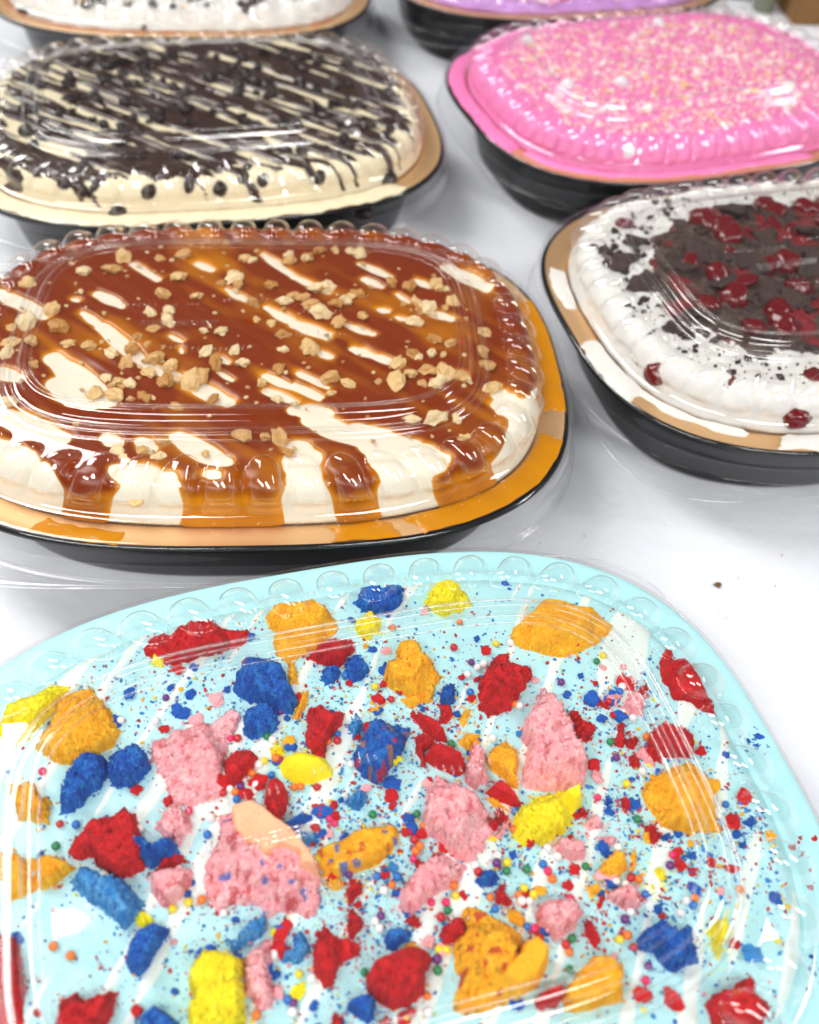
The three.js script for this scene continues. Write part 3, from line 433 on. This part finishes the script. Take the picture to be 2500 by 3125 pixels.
    m.userData.label = `${{ R: 'red', B: 'dark blue', L: 'light blue', Y: 'yellow', O: 'golden', P: 'pink', S: 'smooth salmon' }[dye]} broken cookie ${big ? 'chunk' : 'flake'}`;
  });
  {
    const im = new THREE.InstancedMesh(new THREE.IcosahedronGeometry(1, 0), M.dust, grains.length), d = new THREE.Object3D(), col = new THREE.Color(); im.name = 'cookie_grains'; im.userData.kind = 'stuff';
    grains.forEach(([x, y, z, dye], i) => { const k = 0.00012 + 0.00026 * gr() ** 2; d.position.set(x, Math.min(y + k * 0.2, lidPlain.height(x, z) - 0.0006), z); d.rotation.set(gr() * 6, gr() * 6, gr() * 6); d.scale.set(k, k * 0.8, k * (0.7 + 0.6 * gr())); d.updateMatrix(); im.setMatrixAt(i, d.matrix); col.set(DYE[dye][gr() < 0.45 ? 0 : gr() < 0.45 ? 1 : 2]); im.setColorAt(i, col); });
    im.castShadow = im.receiveShadow = true; c.cake.add(im);
  }
  // sugar balls
  const S = {
    5: '1097,440o 1045,530r 1080,570o 1052,602o 1040,650m 787,376g 1060,370g 810,757b 940,762b 907,812o 855,845w 838,1003p 800,1035w 828,1080w 1150,920m 1240,918m 1252,968g 1210,1012r 1200,1212y 1245,1215y 1188,1272p 1190,1342g 735,1352g 330,1362y 410,1390w 260,1522b 297,1542p 68,1622o 290,1600w 1025,1600r 995,1645y 1130,1600w 1125,1500o 520,402m 552,430m 340,202o 300,205o 440,205r 185,25o 115,40y 80,62w 62,190w 40,120o 160,130b 1420,690w 1560,628w 1555,675p 1620,672y 1617,725g 1300,878y 1290,815o 1440,730r 1515,888o 1690,872o 1545,960b 1710,910w 1725,830y 640,742p 1670,355b 1660,468o 1700,470r',
    6: '57,822y 32,860w 20,1010b 62,1022m 140,685m 165,732o 110,645b 15,675g 138,548w 195,600w 360,658g 430,255m 600,175y 540,20p 693,98w 663,382g 160,345b 855,652p 868,590m 1000,842o 950,857w 990,885b 915,930w 625,725r 672,732o 595,762w 540,745w 270,845m 560,1085y 605,1060o 642,1130r 280,1080g 245,1115r 265,1160o 265,1260g 728,1240p 712,1325m 590,967p 625,925w 1180,295b 1265,790o 710,820b 548,548w',
    3: '425,703g 462,670y 217,826p 505,1175g 540,1268p 715,1145o 635,1035w 692,1345w 600,1420y 572,853w 560,880b 495,940r',
    2: '1398,750p 1437,782w 1475,760w 1390,937b 1665,1010o 1695,1020w 902,980r 800,902y 910,535o 1325,500o 1290,660r 1550,635y 1640,630w 615,832b 570,1195b 568,1237r 133,1210g 165,1230w 510,1240o 188,1340o 115,1360y 80,1380w 650,1380w 1530,1220w 1275,1260g 215,1055p 38,1437o 1375,825w',
    1: '1427,1222m 1472,1222r 1657,1210g 1688,1232w 1600,1388w 1560,1437o 1490,1517p 1585,1510w 1425,1535w 1458,1555o 1467,1600b 1380,1560r 1027,970p 962,1115w 748,1108w 262,1427m 1170,1672m',
    4: '1070,960y 1167,918y 1250,905o 1575,888o 1385,985w 345,570g 370,432r 470,438b 1285,500b 1305,395w 437,1250o 865,460w 330,1190o 1680,870r 1590,1618o 1695,1245w',
  };
  const r = rng(9);
  for (const w in S) for (const q of S[w].split(' ')) { const k = q.slice(-1), [x, y] = q.slice(0, -1).split(',').map(Number), [u, v] = onCake(c, px(w, x, y), 0.0009), s = 0.00088 + 0.0002 * r(); const m = mesh('sugar_ball', ball, sugar[k], c.cake); m.scale.setScalar(s); m.position.set(u, c.oval.height(u, v) + s * 0.75, v); }
  // crumbs and dust
  const cl = [[5, 700, 300], [5, 1500, 700], [6, 700, 250], [6, 300, 650], [5, 600, 1000], [2, 650, 1000], [3, 550, 1000], [6, 900, 700], [5, 300, 300], [2, 1200, 1000], [6, 1250, 450], [5, 1000, 600], [1, 1100, 900], [4, 1400, 1300]].map(([w, x, y]) => onCake(c, px(w, x, y)));
  const near = (q) => { if (q() < 0.22) return inOval(q, 0.097, 0.071); const k = cl[Math.floor(q() * cl.length)], R = 0.016 * Math.sqrt(-2 * Math.log(q() + 1e-6)) * 0.75, f = q() * 6.283; const u = k[0] + R * Math.cos(f), v = k[1] + R * Math.sin(f); return Math.abs(u / 0.097) ** 3 + Math.abs(v / 0.071) ** 3 < 1 ? [u, v] : inOval(q, 0.09, 0.066); };
  for (let i = 0; i < 298; i++) { const [u, v] = near(r), k = r(); const dye = k < 0.38 ? 'B' : k < 0.72 ? 'R' : k < 0.82 ? 'O' : k < 0.9 ? 'P' : k < 0.95 ? 'L' : 'Y'; put(c, 'cookie_crumb', rocks[i % 10], flat[dye], u, v, 0.0008 + 0.0015 * r() * r(), 0.3, r); }
  const pick = (q) => { const k = q(); return k < 0.5 ? ['#1c63b8', '#2f86c9', '#1a7fb8'][Math.floor(q() * 3)] : k < 0.82 ? ['#b8141c', '#c9313a'][Math.floor(q() * 2)] : k < 0.9 ? '#e6b024' : k < 0.96 ? '#e59aa6' : '#e8d52a'; };
  dust(c, 'cookie_dust', 10500, 77, near, pick, (q) => 0.00013 + 0.00050 * q() ** 3);
  // crumbs that fell on the border
  const rim = [[3, 1350, 1180, 'B', 60], [6, 1640, 530, 'R', 70], [6, 1690, 780, 'R', 16], [6, 1690, 1270, 'B', 14]];
  for (const [w, x, y, dye, n] of rim) for (let i = 0; i < n; i++) { const p = px(w, x + (r() + r() - 1) * 130, y + (r() + r() - 1) * 130), [u, v] = onRim(c, p); if ((Math.abs(u / 0.1105) ** 2.9 + Math.abs(v / 0.0859) ** 2.9) > 1 || (Math.abs(u / 0.1030) ** 2.9 + Math.abs(v / 0.0784) ** 2.9) < 1) continue; const m = mesh('border_crumb', rocks[i % 10], flat[dye], c.cake), s = 0.00025 + 0.0006 * r() * r(); m.scale.set(s * 1.3, s * 0.6, s * 1.3); m.rotation.y = r() * 6; m.position.set(u, 0.0013, v); }
}

// ───────────────────────── caramel cake ─────────────────────────
{
  const c = CAKES.B;
  body(c, bodyRings(0.0124), M.creamWhite, { bump: ribs(NB, 0.0017, 0.019, 0.034), detail: lump(0.0009, 55, 12) }, 660, 0.0009);
  tag(c.cake, 'cream cake covered in glossy brown caramel stripes and chopped toffee', 'cake', 'ice cream cakes in a row of pans');
  const strokes = [];
  const st = (w, s) => { for (const q of s.split(' ')) { const [a, b, d, e, t] = q.split(',').map(Number); const P = onCake(c, px(w, a, b)), Q = onCake(c, px(w, d, e)); strokes.push([...P, ...Q, t / 1.725 / 8200 / 2 * 0.95]); } };
  st('b3', '440,530,540,600,40 540,600,760,790,80 760,790,1000,900,60 1000,900,1200,1000,80 700,270,830,350,50 1040,270,1110,300,35 520,430,640,490,55 380,455,410,465,20 280,770,560,990,120 300,900,480,1000,130 60,450,230,540,80 0,440,80,480,60 1380,220,1550,340,45 1550,340,1725,420,38 1190,400,1330,480,26 1400,500,1560,590,45 1560,590,1725,660,65 1130,760,1200,790,35 1150,840,1220,880,32 900,650,960,680,22 950,710,960,740,22 1400,860,1680,980,34 1580,860,1725,920,28 1400,940,1560,1000,44 1680,740,1725,760,28 -40,830,100,870,70');
  st('b4', '0,590,170,640,65 270,590,410,640,44 340,270,500,340,38 370,350,460,390,38 640,360,710,390,44 540,430,600,470,38 690,520,820,560,55 450,510,490,520,38 540,550,590,570,34 310,720,400,750,55 400,750,520,790,44 130,730,190,760,28 20,850,160,900,28 0,900,140,970,34 820,840,890,860,40 800,290,1010,400,90 0,1040,160,1060,90 80,1090,330,1190,110 1080,960,1180,1130,120');
  st('b5', '-60,90,320,240,110 -60,330,190,470,170 560,235,620,265,60 740,250,800,290,70 930,235,1180,370,95 640,420,880,470,110 1090,430,1160,470,60 1560,390,1640,520,140');
  st('b6', '20,300,60,400,150 330,200,440,260,140 440,260,640,420,240 560,330,760,420,200 1080,60,1170,130,110');
  // caramel runs down the side only here (pixels along the front edge)
  const runs = [[152, 332], [545, 872], [1033, 1178], [1364, 1625]].map(([a, b]) => { const y = (x) => 1655 - 0.00009 * (x - 620) ** 2; return [shareAt(c, [a, y(a) - 40]), shareAt(c, [b, y(b) - 40])].sort((p, q) => p - q); });
  const sideA = shareAt(c, [1680, 1060]), sideB = shareAt(c, [1735, 1250]);
  runs.push([-1, -1]);
  const wSh = wOf(c.oval, 0.0968); const ra = onCake(c, px('b3', 440, 530)), rb = onCake(c, px('b3', 1150, 990)), rl = Math.hypot(rb[0] - ra[0], rb[1] - ra[1]), rx = (rb[0] - ra[0]) / rl, ry = (rb[1] - ra[1]) / rl;
  const thick = lin('#7e2d00'), thin = lin('#cf8200'), film = lin('#e6b760');
  const fld = (u, v, w, s) => {
    const wob = 0.0014 * fbm(u * 120, v * 120, 6, 3); let top = 0.02;
    for (const [a, b, d, e, t] of strokes) { const ex = d - a, ey = e - b, k = clamp(((u - a) * ex + (v - b) * ey) / (ex * ex + ey * ey + 1e-12)); top = Math.min(top, Math.hypot(u - a - ex * k, v - b - ey * k) - t * (0.75 + 0.5 * Math.sin(Math.PI * clamp(k, 0.08, 0.92)))); }
    top += wob * 0.7;
    if (w > wSh + 0.004) return top;
    let side = -1; for (const [a, b] of runs) side = Math.max(side, Math.min(s - a, b - s) * PHI.around); { const f = sideA > 0.5 ? sideA - 1 : sideA, e = sideB > 0.5 ? sideB - 1 : sideB, x = s > 0.5 ? s - 1 : s; side = Math.max(side, Math.min(x - Math.min(f, e), Math.max(f, e) - x) * PHI.around); } if (v < -0.02) side = Math.max(side, 0.012 * (noise(s * 30, 3) + 0.1)); side += wob;
    const k = sstep(wSh - 0.004, wSh + 0.004, w); return mix(side, top, k);
  };
  mesh('caramel_sauce', c.oval.sheet(1000, c.oval.rows(0.00062, 0.0135), (u, v, w, s) => { const d = fld(u, v, w, s); return d < 0 ? d * 0.9 : 0.0009 * (1 - Math.exp(-d / 0.0012)) + 0.00012 * fbm(u * 90, v * 90, 8, 2) + (w > wSh ? 0.00022 : 0.0001) * noise((u * rx + v * ry) * 40, (-u * ry + v * rx) * 420, 7); }, (u, v, w, d) => { const t = sstep(0.0001, 0.0009, d) * (1 - 0.75 * sstep(0, 0.0034, wSh - 0.0005 - w + 0.0016 * fbm(u * 140, v * 140, 18, 2))) + 0.75 * fbm(u * 45, v * 45, 17, 3) + 0.3 * noise((u * rx + v * ry) * 30, (-u * ry + v * rx) * 260, 27); const q = new THREE.Color().copy(film).lerp(thin, sstep(-0.00005, 0.00022, d)).lerp(thick, clamp(t)); return [q.r, q.g, q.b]; }), M.caramel, c.cake);
  const sh = (x, y) => shareAt(c, [x, y]);
  smear(c, 'sauce_on_rim', M.amber, [[sh(1602, 915), sh(1741, 1265), 0.0004, 0.012], [sh(1738, 1350), sh(1290, 1640), 0.0004, 0.012], [sh(1260, 1645), sh(1030, 1668), 0.0004, 0.010], [sh(345, 1672), sh(72, 1635), 0.0004, 0.0075]].map(([a, b, i, o]) => { const lo = Math.min(a, b), hi = Math.max(a, b); return hi - lo > 0.5 ? [hi, lo, i, o] : [lo, hi, i, o]; }), 31, 0.0013);
  // chopped toffee
  const N3 = '840,240 970,225 440,310 600,300 650,240 940,340 1165,370 1230,320 1250,380 1425,385 1330,250 1520,220 1620,240 860,435 1035,440 790,530 890,515 890,575 800,610 730,650 1075,620 1170,625 1350,560 1430,580 1490,640 1590,450 1340,480 1690,530 700,720 590,740 470,705 365,690 305,600 780,690 820,770 1080,730 1230,730 1280,790 1140,800 1490,720 1620,720 1060,860 1470,820 1380,900 960,880 900,820 775,840 600,900 560,870 640,920 870,895 1010,900 780,980 690,980 600,960 500,950 1120,985 930,1020 1460,980 660,800 170,680 50,680 60,600 140,590 280,510 30,740 50,1000 180,800 150,370 1540,440 1500,470 1640,490 1230,350 630,890 680,900 750,965 1290,240 1520,260';
  const N4 = '70,240 130,200 210,200 290,200 340,220 170,390 110,400 510,375 600,390 640,470 760,400 830,470 220,480 60,480 300,440 160,540 230,580 630,580 650,520 700,500 790,500 360,545 80,720 730,670 820,690 625,745 720,740 780,800 540,800 610,850 540,890 280,900 190,950 185,875 440,890 670,895 750,895 790,850 700,830 900,880 1000,630 990,740 1010,800 1040,920 620,1090 740,1085 850,1090 780,1290 980,1300 890,1180 260,470 330,430 740,370 800,400 650,760 870,860';
  const N5 = '750,300 830,330 620,300 1280,230 1400,230 1480,240 1520,310 720,520 1340,510 970,520 660,330 860,260';
  const r = rng(19);
  for (const [w, s] of [['b3', N3], ['b4', N4], ['b5', N5]]) for (const q of s.split(' ')) { const [x, y] = q.split(',').map(Number), [u, v] = onCake(c, px(w, x, y), 0.001), k = 0.0014 + 0.0014 * r(); put(c, 'toffee_piece', nuts[Math.floor(r() * 10)], M.toffee[Math.floor(r() * 3.5)], u, v, [k * 1.15, k * 0.95, k], -0.05, r); }
  for (let i = 0; i < 140; i++) { const [u, v] = inOval(r, 0.085, 0.06); put(c, 'toffee_crumb', nuts[i % 10], M.toffee[i % 3], u, v, 0.0005 + 0.0007 * r() * r(), -0.8, r); }
  { const [u, v] = onCake(c, px('b4', 872, 680), 0.001); const m = put(c, 'red_sugar_ball', ball, sugar.r, u, v, 0.0009, -0.2, r); }
}

// ───────────────────────── cherry and brownie cake ─────────────────────────
{
  const c = CAKES.C;
  body(c, bodyRings(0.0112), M.creamPure, { bump: ribs(NB, 0.0016, 0.019, 0.034), detail: lump(0.0030, 120, 22) }, 440, 0.001);
  tag(c.cake, 'white cream cake topped with glossy red cherries and dark brownie pieces', 'cake', 'ice cream cakes in a row of pans');
  const sh = (x, y) => shareAt(c, px('c7', x, y)); const span = (a, b, i, o) => a < b ? [a, b, i, o] : [b, a, i, o];
  smear(c, 'frosting_on_rim', M.creamPure, [span(sh(150, 640), sh(220, 880), 0.0035, 0.012), span(sh(345, 1090), sh(620, 1440), 0.0006, 0.012), span(sh(560, 1400), sh(1300, 1700), 0.0062, 0.012), span(sh(1480, 1725), 0.12, 0.002, 0.012)], 51, 0.0018);
  const r = rng(23);
  const dk = lin('#3b2b24'), dr = lin('#7e1018'), dg = lin('#57443a');
  mesh('brownie_layer', c.oval.sheet(520, c.oval.rows(0.0008, c.oval.len * 0.28), (u, v) => { const d = 1 - (Math.abs((u - 0.004) / 0.079) ** 3 + Math.abs((v + 0.003) / 0.049) ** 3) ** (1 / 3); return Math.min(0.0016, (d * 0.05 + 0.007 * fbm(u * 110, v * 110, 5, 4)) * 0.5) + 0.0011 * fbm(u * 260, v * 260, 6, 3) + 0.0004 * noise(u * 1100, v * 1100, 3); }, (u, v) => { const q = new THREE.Color().copy(dk).lerp(dg, clamp(0.5 + noise(u * 700, v * 700, 8))).lerp(dr, sstep(0.08, 0.3, fbm(u * 95, v * 95, 44, 3))); return [q.r, q.g, q.b]; }), M.brownieTop, c.cake);
  const big = [[900, 620, 'k', 7], [470, 540, 'k', 5], [560, 600, 'k', 6], [700, 740, 'k', 5.5], [1230, 300, 'k', 6], [1100, 560, 'k', 7], [960, 690, 'k', 6], [1300, 620, 'k', 7], [1500, 350, 'k', 7], [1600, 560, 'k', 7], [1420, 480, 'k', 6], [1430, 800, 'k', 6], [1650, 420, 'k', 6], [1180, 720, 'k', 6], [960, 900, 'k', 5], [900, 980, 'k', 4], [1700, 640, 'k', 6], [1590, 850, 'k', 6], [1340, 880, 'k', 5], [650, 480, 'k', 4.5], [1280, 780, 'k', 5]];
  for (const [x, y, k, s] of big) { const [u, v] = onCake(c, px('c7', x, y), 0.002); put(c, 'brownie_piece', rocks[Math.floor(r() * 10)], M.brownie, u, v, [s * 0.00125, s * 0.0006, s * 0.0011], 0.2, r); }
  const ch = [[1080, 380, 8], [1200, 470, 6], [780, 1080, 6], [830, 1160, 6.5], [1410, 270, 5], [1540, 620, 6], [1130, 690, 5], [1230, 820, 6], [1420, 640, 5], [1600, 780, 6], [1180, 1250, 4.5], [1620, 1420, 6], [1700, 1250, 6], [1480, 900, 5], [1060, 860, 5], [470, 380, 4], [590, 380, 4], [880, 900, 4.5], [1340, 1000, 5], [1520, 1000, 5], [1640, 300, 5]];
  const cherryGeo = [0, 1, 2].map((i) => { let g = new THREE.IcosahedronGeometry(1, 3); g.deleteAttribute('normal'); g.deleteAttribute('uv'); g = mergeVertices(g, 1e-4); const p = g.attributes.position; for (let k = 0; k < p.count; k++) { const x = p.getX(k), y = p.getY(k), z = p.getZ(k), q = 1 + 0.34 * fbm(x * 2.1 + i * 5, y * 2.1 + z, z * 2.1, 4) - 0.25 * Math.exp(-((x + 0.1) ** 2 + z * z) * 8) * (y > 0 ? 1 : 0); p.setXYZ(k, x * q * 1.15, y * q * 0.75, z * q); } g.computeVertexNormals(); return g; });
  for (const [x, y, s] of ch) { const [u, v] = onCake(c, px('c7', x, y), 0.0015); put(c, 'cherry', cherryGeo[Math.floor(r() * 3)], M.cherry, u, v, s * 0.00098, 0.25, r); }
  for (let i = 0; i < 110; i++) { const [u, v] = inOval(r, 0.080, 0.052), s = 0.0014 + 0.0026 * r() * r(); put(c, 'brownie_piece', rocks[Math.floor(r() * 10)], M.brownie, u, v, [s, s * 0.62, s * 0.9], 0.1, r); }
  for (let i = 0; i < 14; i++) { const [u, v] = inOval(r, 0.07, 0.045), k = 0.0030 + 0.0022 * r(); put(c, 'cherry', cherryGeo[i % 3], M.cherry, u, v, [k * 1.3, k * 0.75, k * 0.9], -0.1, r); }
  const cs = [0, 0];
  for (let i = 0; i < 150; i++) { const R = 0.035 * Math.sqrt(r()), f = r() * 6.283, u = cs[0] + R * 2.0 * Math.cos(f), v = cs[1] + R * 1.4 * Math.sin(f); if (Math.abs(u / 0.09) ** 3 + Math.abs(v / 0.064) ** 3 > 1) continue; put(c, 'brownie_crumb', rocks[i % 10], i % 4 ? M.brownie : M.cherry, u, v, 0.0014 + 0.0024 * r(), 0.2, r); }
  for (let i = 0; i < 70; i++) { const f = 2.2 + 2.2 * r(), k = 0.86 + 0.16 * r(), u = Math.cos(f) * 0.094 * k, v = Math.sin(f) * 0.074 * k; if (Math.abs(u / 0.095) ** 3 + Math.abs(v / 0.07) ** 3 > 1) continue; put(c, 'brownie_crumb', rocks[i % 10], M.brownie, u, v, 0.0007 + 0.0016 * r() * r(), 0.1, r); }
  dust(c, 'chocolate_dust', 2600, 91, (q) => inOval(q, 0.098, 0.072), (q) => q() < 0.75 ? '#2c201b' : '#7c1a1e', (q) => 0.0002 + 0.0006 * q() * q());
}

// ───────────────────────── cream cake with chocolate stripes ─────────────────────────
{
  const c = CAKES.D;
  body(c, bodyRings(0.0122), M.creamCoffee, { bump: ribs(NB, 0.0014, 0.019, 0.034), detail: lump(0.0008, 55, 32) }, 440, 0.001);
  tag(c.cake, 'beige cream cake striped with dark chocolate and dotted with chocolate chips', 'cake', 'ice cream cakes in a row of pans');
  const sh = (x, y) => shareAt(c, [x, y]);
  smear(c, 'frosting_on_rim', M.creamCoffee, [[sh(1290, 588), sh(-160, 560), 0.0006, 0.012]].map(([a, b, i, o]) => a < b ? [a, b, i, o] : [a, b, i, o]), 61, 0.0018);
  const p = onCake(c, px('d1', 390, 350)), q = onCake(c, px('d1', 650, 440)), L = Math.hypot(q[0] - p[0], q[1] - p[1]), dx = (q[0] - p[0]) / L, dy = (q[1] - p[1]) / L, wSh = wOf(c.oval, 0.0925);
  const f = (u, v, w) => { const al = u * dx + v * dy, ac = -u * dy + v * dx; const n = noise(al * 34, ac * 400, 5) + 0.55 * noise(al * 80, ac * 800, 9); return (n + 0.4 - (w < wSh ? 0.95 * Math.min(1.15, (wSh - w) / 0.004) : 0)) * 0.0013; };
  mesh('chocolate_drizzle', c.oval.sheet(720, c.oval.rows(0.0008, 0.016), (u, v, w) => { const d = f(u, v, w); return d < 0 ? d : Math.min(0.0009, d * 1.1); }), M.chocolate, c.cake);
  const r = rng(29);
  for (let i = 0; i < 190; i++) { const [u, v] = inOval(r, 0.092, 0.066), k = 0.0012 + 0.0018 * r(); put(c, 'chocolate_chip', i % 3 ? rocks[i % 10] : cherryLike(i), M.chip, u, v, [k * 1.2, k * 0.9, k], 0.0, r); }
  for (const [x, y] of [[255, 680], [305, 705], [380, 740], [440, 790], [560, 700], [720, 715], [830, 690], [990, 665], [1165, 690], [1375, 680], [1460, 675], [1200, 645], [900, 665]]) { const [u, v] = onCake(c, px('d1', x, y), 0); put(c, 'chocolate_chip', cherryLike(x), M.chip, u, v, [0.0048, 0.0032, 0.0036], 0.2, r); }
}
function cherryLike(i) { return chipGeo[i % 3]; }

// ───────────────────────── pink cake ─────────────────────────
{
  const c = CAKES.E;
  body(c, bodyRings(0.0118), M.creamPink, { bump: ribs(NB * 2, 0.0015, 0.017, 0.034), detail: lump(0.0016, 110, 42) }, 704, 0.001);
  tag(c.cake, 'bright pink frosted cake with pale crumbs and white pearl balls', 'cake', 'ice cream cakes in a row of pans');
  const sh = (x, y) => shareAt(c, px('e2', x, y));
  smear(c, 'frosting_on_rim', M.creamPink, [[sh(430, 632), sh(360, 185), 0.0006, 0.012], [sh(1725, 640), sh(470, 640), 0.0058, 0.012]].map(([a, b, i, o]) => a < b ? [a, b, i, o] : [b, a, i, o]), 71, 0.0018);
  const r = rng(33), pal = [std({ color: lin('#fbe9df'), roughness: 0.8 }), std({ color: lin('#f7cfa6'), roughness: 0.8 }), std({ color: lin('#f9b9cf'), roughness: 0.8 }), std({ color: lin('#fdf3ee'), roughness: 0.8 })];
  for (let i = 0; i < 290; i++) { const [u0, v0] = inOval(r, 0.088, 0.064), u = u0 * (0.75 + 0.25 * r()), v = v0; put(c, 'wafer_crumb', rocks[i % 10], pal[Math.floor(r() * 4)], u, v, 0.0010 + 0.0016 * r() * r(), 0.3, r); }
  dust(c, 'wafer_dust', 2600, 35, (q) => inOval(q, 0.086, 0.062), (q) => ['#fbe9df', '#f8dcd8', '#f7cfa6', '#fdf3ee'][Math.floor(q() * 4)], (q) => 0.0004 + 0.0008 * q());
  for (const [x, y, s] of [[1075, 85, 3.8], [545, 160, 3.6], [705, 340, 3.8], [925, 330, 3.8], [960, 580, 4.4], [1605, 350, 3.8]]) { const [u, v] = onCake(c, px('e2', x, y), 0.0015); put(c, 'sugar_pearl', ball, M.pearl, u, v, s * 0.001, 0.45, r); }
}

// ───────────────────────── white cookie cake and lilac cake at the back ─────────────────────────
{
  const c = CAKES.F;
  body(c, bodyRings(0.0090), M.creamPure, { detail: lump(0.0046, 120, 52) }, 330, 0.0014);
  tag(c.cake, 'white cream cake with black cookie pieces behind the chocolate striped cake', 'cake', 'ice cream cakes in a row of pans');
  const r = rng(39);
  for (const [x, y, s] of [[330, 5, 7], [920, 15, 9], [960, 5, 6], [650, 15, 4], [90, 40, 5], [580, 60, 4], [300, 0, 5], [480, 15, 4], [540, 90, 3], [820, 95, 3]]) { const [u, v] = onCake(c, px('d1', x, y), 0.001); put(c, 'cookie_piece', rocks[Math.floor(r() * 10)], M.brownie, u, v, [s * 0.0007, s * 0.0005, s * 0.0006], 0.25, r); }
  for (let i = 0; i < 160; i++) { const [u, v] = inOval(r, 0.094, 0.07); put(c, 'cookie_crumb', rocks[i % 10], i % 5 ? M.brownie : M.toffee[0], u, v, 0.0008 + 0.0016 * r(), 0.3, r); }
  smear(c, 'caramel_at_edge', std({ color: lin('#b4622a'), roughness: 0.4 }), [[0.10, 0.46, 0.0075, 0.012]], 81, 0.0013);
}
{
  const c = CAKES.G;
  body(c, bodyRings(0.0080), M.creamLilac, { detail: lump(0.003, 80, 62) }, 330, 0.0014);
  tag(c.cake, 'lilac crumb covered cake in a pan behind the pink cake', 'cake', 'ice cream cakes in a row of pans');
  const r = rng(43), pal = ['#cf8fe0', '#a866d2', '#f0b9e0', '#f6e6f4', '#c52a34'].map((h) => std({ color: lin(h), roughness: 0.8 }));
  for (let i = 0; i < 260; i++) { const u = (r() * 2 - 1) * 0.094, v = 0.03 + 0.042 * r(); if (Math.abs(u / 0.096) ** 3 + Math.abs(v / 0.072) ** 3 > 1) continue; put(c, 'cake_crumb', rocks[i % 10], pal[r() < 0.06 ? 4 : Math.floor(r() * 4)], u, v, 0.0018 + 0.0030 * r(), 0.1, r); }
  dust(c, 'crumb_dust', 1500, 45, (q) => inOval(q, 0.095, 0.07), (q) => ['#cfa0e6', '#b57ad6', '#e6c9f0', '#f0e4f2'][Math.floor(q() * 4)], (q) => 0.0005 + 0.001 * q());
}

// ───────────────────────── things beyond the pans, crumbs on the paper ─────────────────────────
{
  const g = new THREE.Group(); g.name = 'cardboard_box'; g.position.set(0.315, 0, -0.815); g.rotation.y = 0.12; scene.add(g); tag(g, 'brown cardboard box standing behind the pink cake', 'box');
  const m = std({ color: lin('#8a6238'), roughness: 0.85, bumpMap: paperTex, bumpScale: 0.001 });
  const bx = (n, w, h, d, x, y, z, rx = 0) => { const q = mesh(n, new RoundedBoxGeometry(w, h, d, 2, 0.001), m, g); q.position.set(x, y, z); q.rotation.x = rx; };
  bx('front_panel', 0.16, 0.12, 0.004, 0, 0.06, 0.06); bx('back_panel', 0.16, 0.12, 0.004, 0, 0.06, -0.06); bx('side_panel', 0.004, 0.12, 0.116, -0.078, 0.06, 0); bx('side_panel', 0.004, 0.12, 0.116, 0.078, 0.06, 0); bx('base_panel', 0.152, 0.004, 0.116, 0, 0.003, 0); bx('flap', 0.158, 0.004, 0.05, 0, 0.1405, 0.085, 0.75);
  const t = new THREE.Group(); t.name = 'squeeze_bottle'; t.position.set(0.207, 0, -0.797); t.scale.setScalar(0.55); scene.add(t); tag(t, 'dark bottle with an olive yellow label beside the cardboard box', 'bottle');
  mesh('bottle_body', new THREE.LatheGeometry([[0.001, 0.0005], [0.022, 0.0005], [0.024, 0.004], [0.024, 0.10], [0.021, 0.115], [0.009, 0.124], [0.008, 0.14], [0.001, 0.141]].map((p) => new THREE.Vector2(...p)), 40), std({ color: lin('#17130f'), roughness: 0.3 }), t);
  mesh('label', new THREE.CylinderGeometry(0.0244, 0.0244, 0.05, 40, 1, true, 3.4, 3.0), std({ color: lin('#8f8413'), roughness: 0.5, side: THREE.DoubleSide }), t).position.y = 0.03;
  mesh('cap', new THREE.CylinderGeometry(0.008, 0.0105, 0.02, 24), std({ color: lin('#201a14'), roughness: 0.4 }), t).position.y = 0.15;
  const k = new THREE.Group(); k.name = 'plastic_cup'; k.position.set(0.2265, 0, -0.768); k.scale.set(0.14, 0.5, 0.14); scene.add(k); tag(k, 'small grey green plastic cup between the bottle and the cardboard box', 'cup');
  mesh('cup_body', new THREE.LatheGeometry([[0.001, 0.0005], [0.05, 0.0005], [0.053, 0.004], [0.06, 0.10], [0.0625, 0.102], [0.0625, 0.106], [0.058, 0.106], [0.051, 0.006], [0.001, 0.005]].map((p) => new THREE.Vector2(...p)), 48), std({ color: lin('#7d8070'), roughness: 0.6 }), k);
  const r = rng(51);
  { const n = 70, im = new THREE.InstancedMesh(new THREE.IcosahedronGeometry(1, 0), M.dust, n), d = new THREE.Object3D(), q = new THREE.Color(); im.name = 'crumb_specks'; tag(im, 'tiny loose crumbs and specks scattered on the white paper', 'crumbs', null, 'stuff'); scene.add(im);
    for (let i = 0; i < n; i++) { const [X, Z] = atHeight(1150 + 1350 * r(), 1350 + 900 * r(), 0), k = 0.00012 + 0.0003 * r() ** 2; d.position.set(X, k * 0.5, Z); d.rotation.set(r() * 6, r() * 6, r() * 6); d.scale.set(k, k * 0.7, k); d.updateMatrix(); im.setMatrixAt(i, d.matrix); q.set(['#cfc8bd', '#9b8a72', '#d9d4cc', '#b9a7a0'][i % 4]); im.setColorAt(i, q); } }
  for (const [x, y, s, col, what] of [[2190, 1785, 1.1, '#6b4a22', 'brown crumb lying on the white paper beside the blue cake'], [2206, 1878, 1.0, '#f3f3f6', 'white frosting speck on the paper beside the blue cake'], [1335, 1605, 0.8, '#e9e2d4', 'pale crumb on the paper between the caramel cake and the cherry cake']]) {
    const [X, Z] = atHeight(x, y, 0.0006); const m = mesh(numbered('paper_crumb'), rocks[Math.floor(r() * 10)], std({ color: lin(col), roughness: 0.8 }), scene); m.scale.setScalar(s * 0.001); m.position.set(X, 0.0006 * s, Z); tag(m, what, 'crumb');
  }
}
renderer.render(scene, camera);
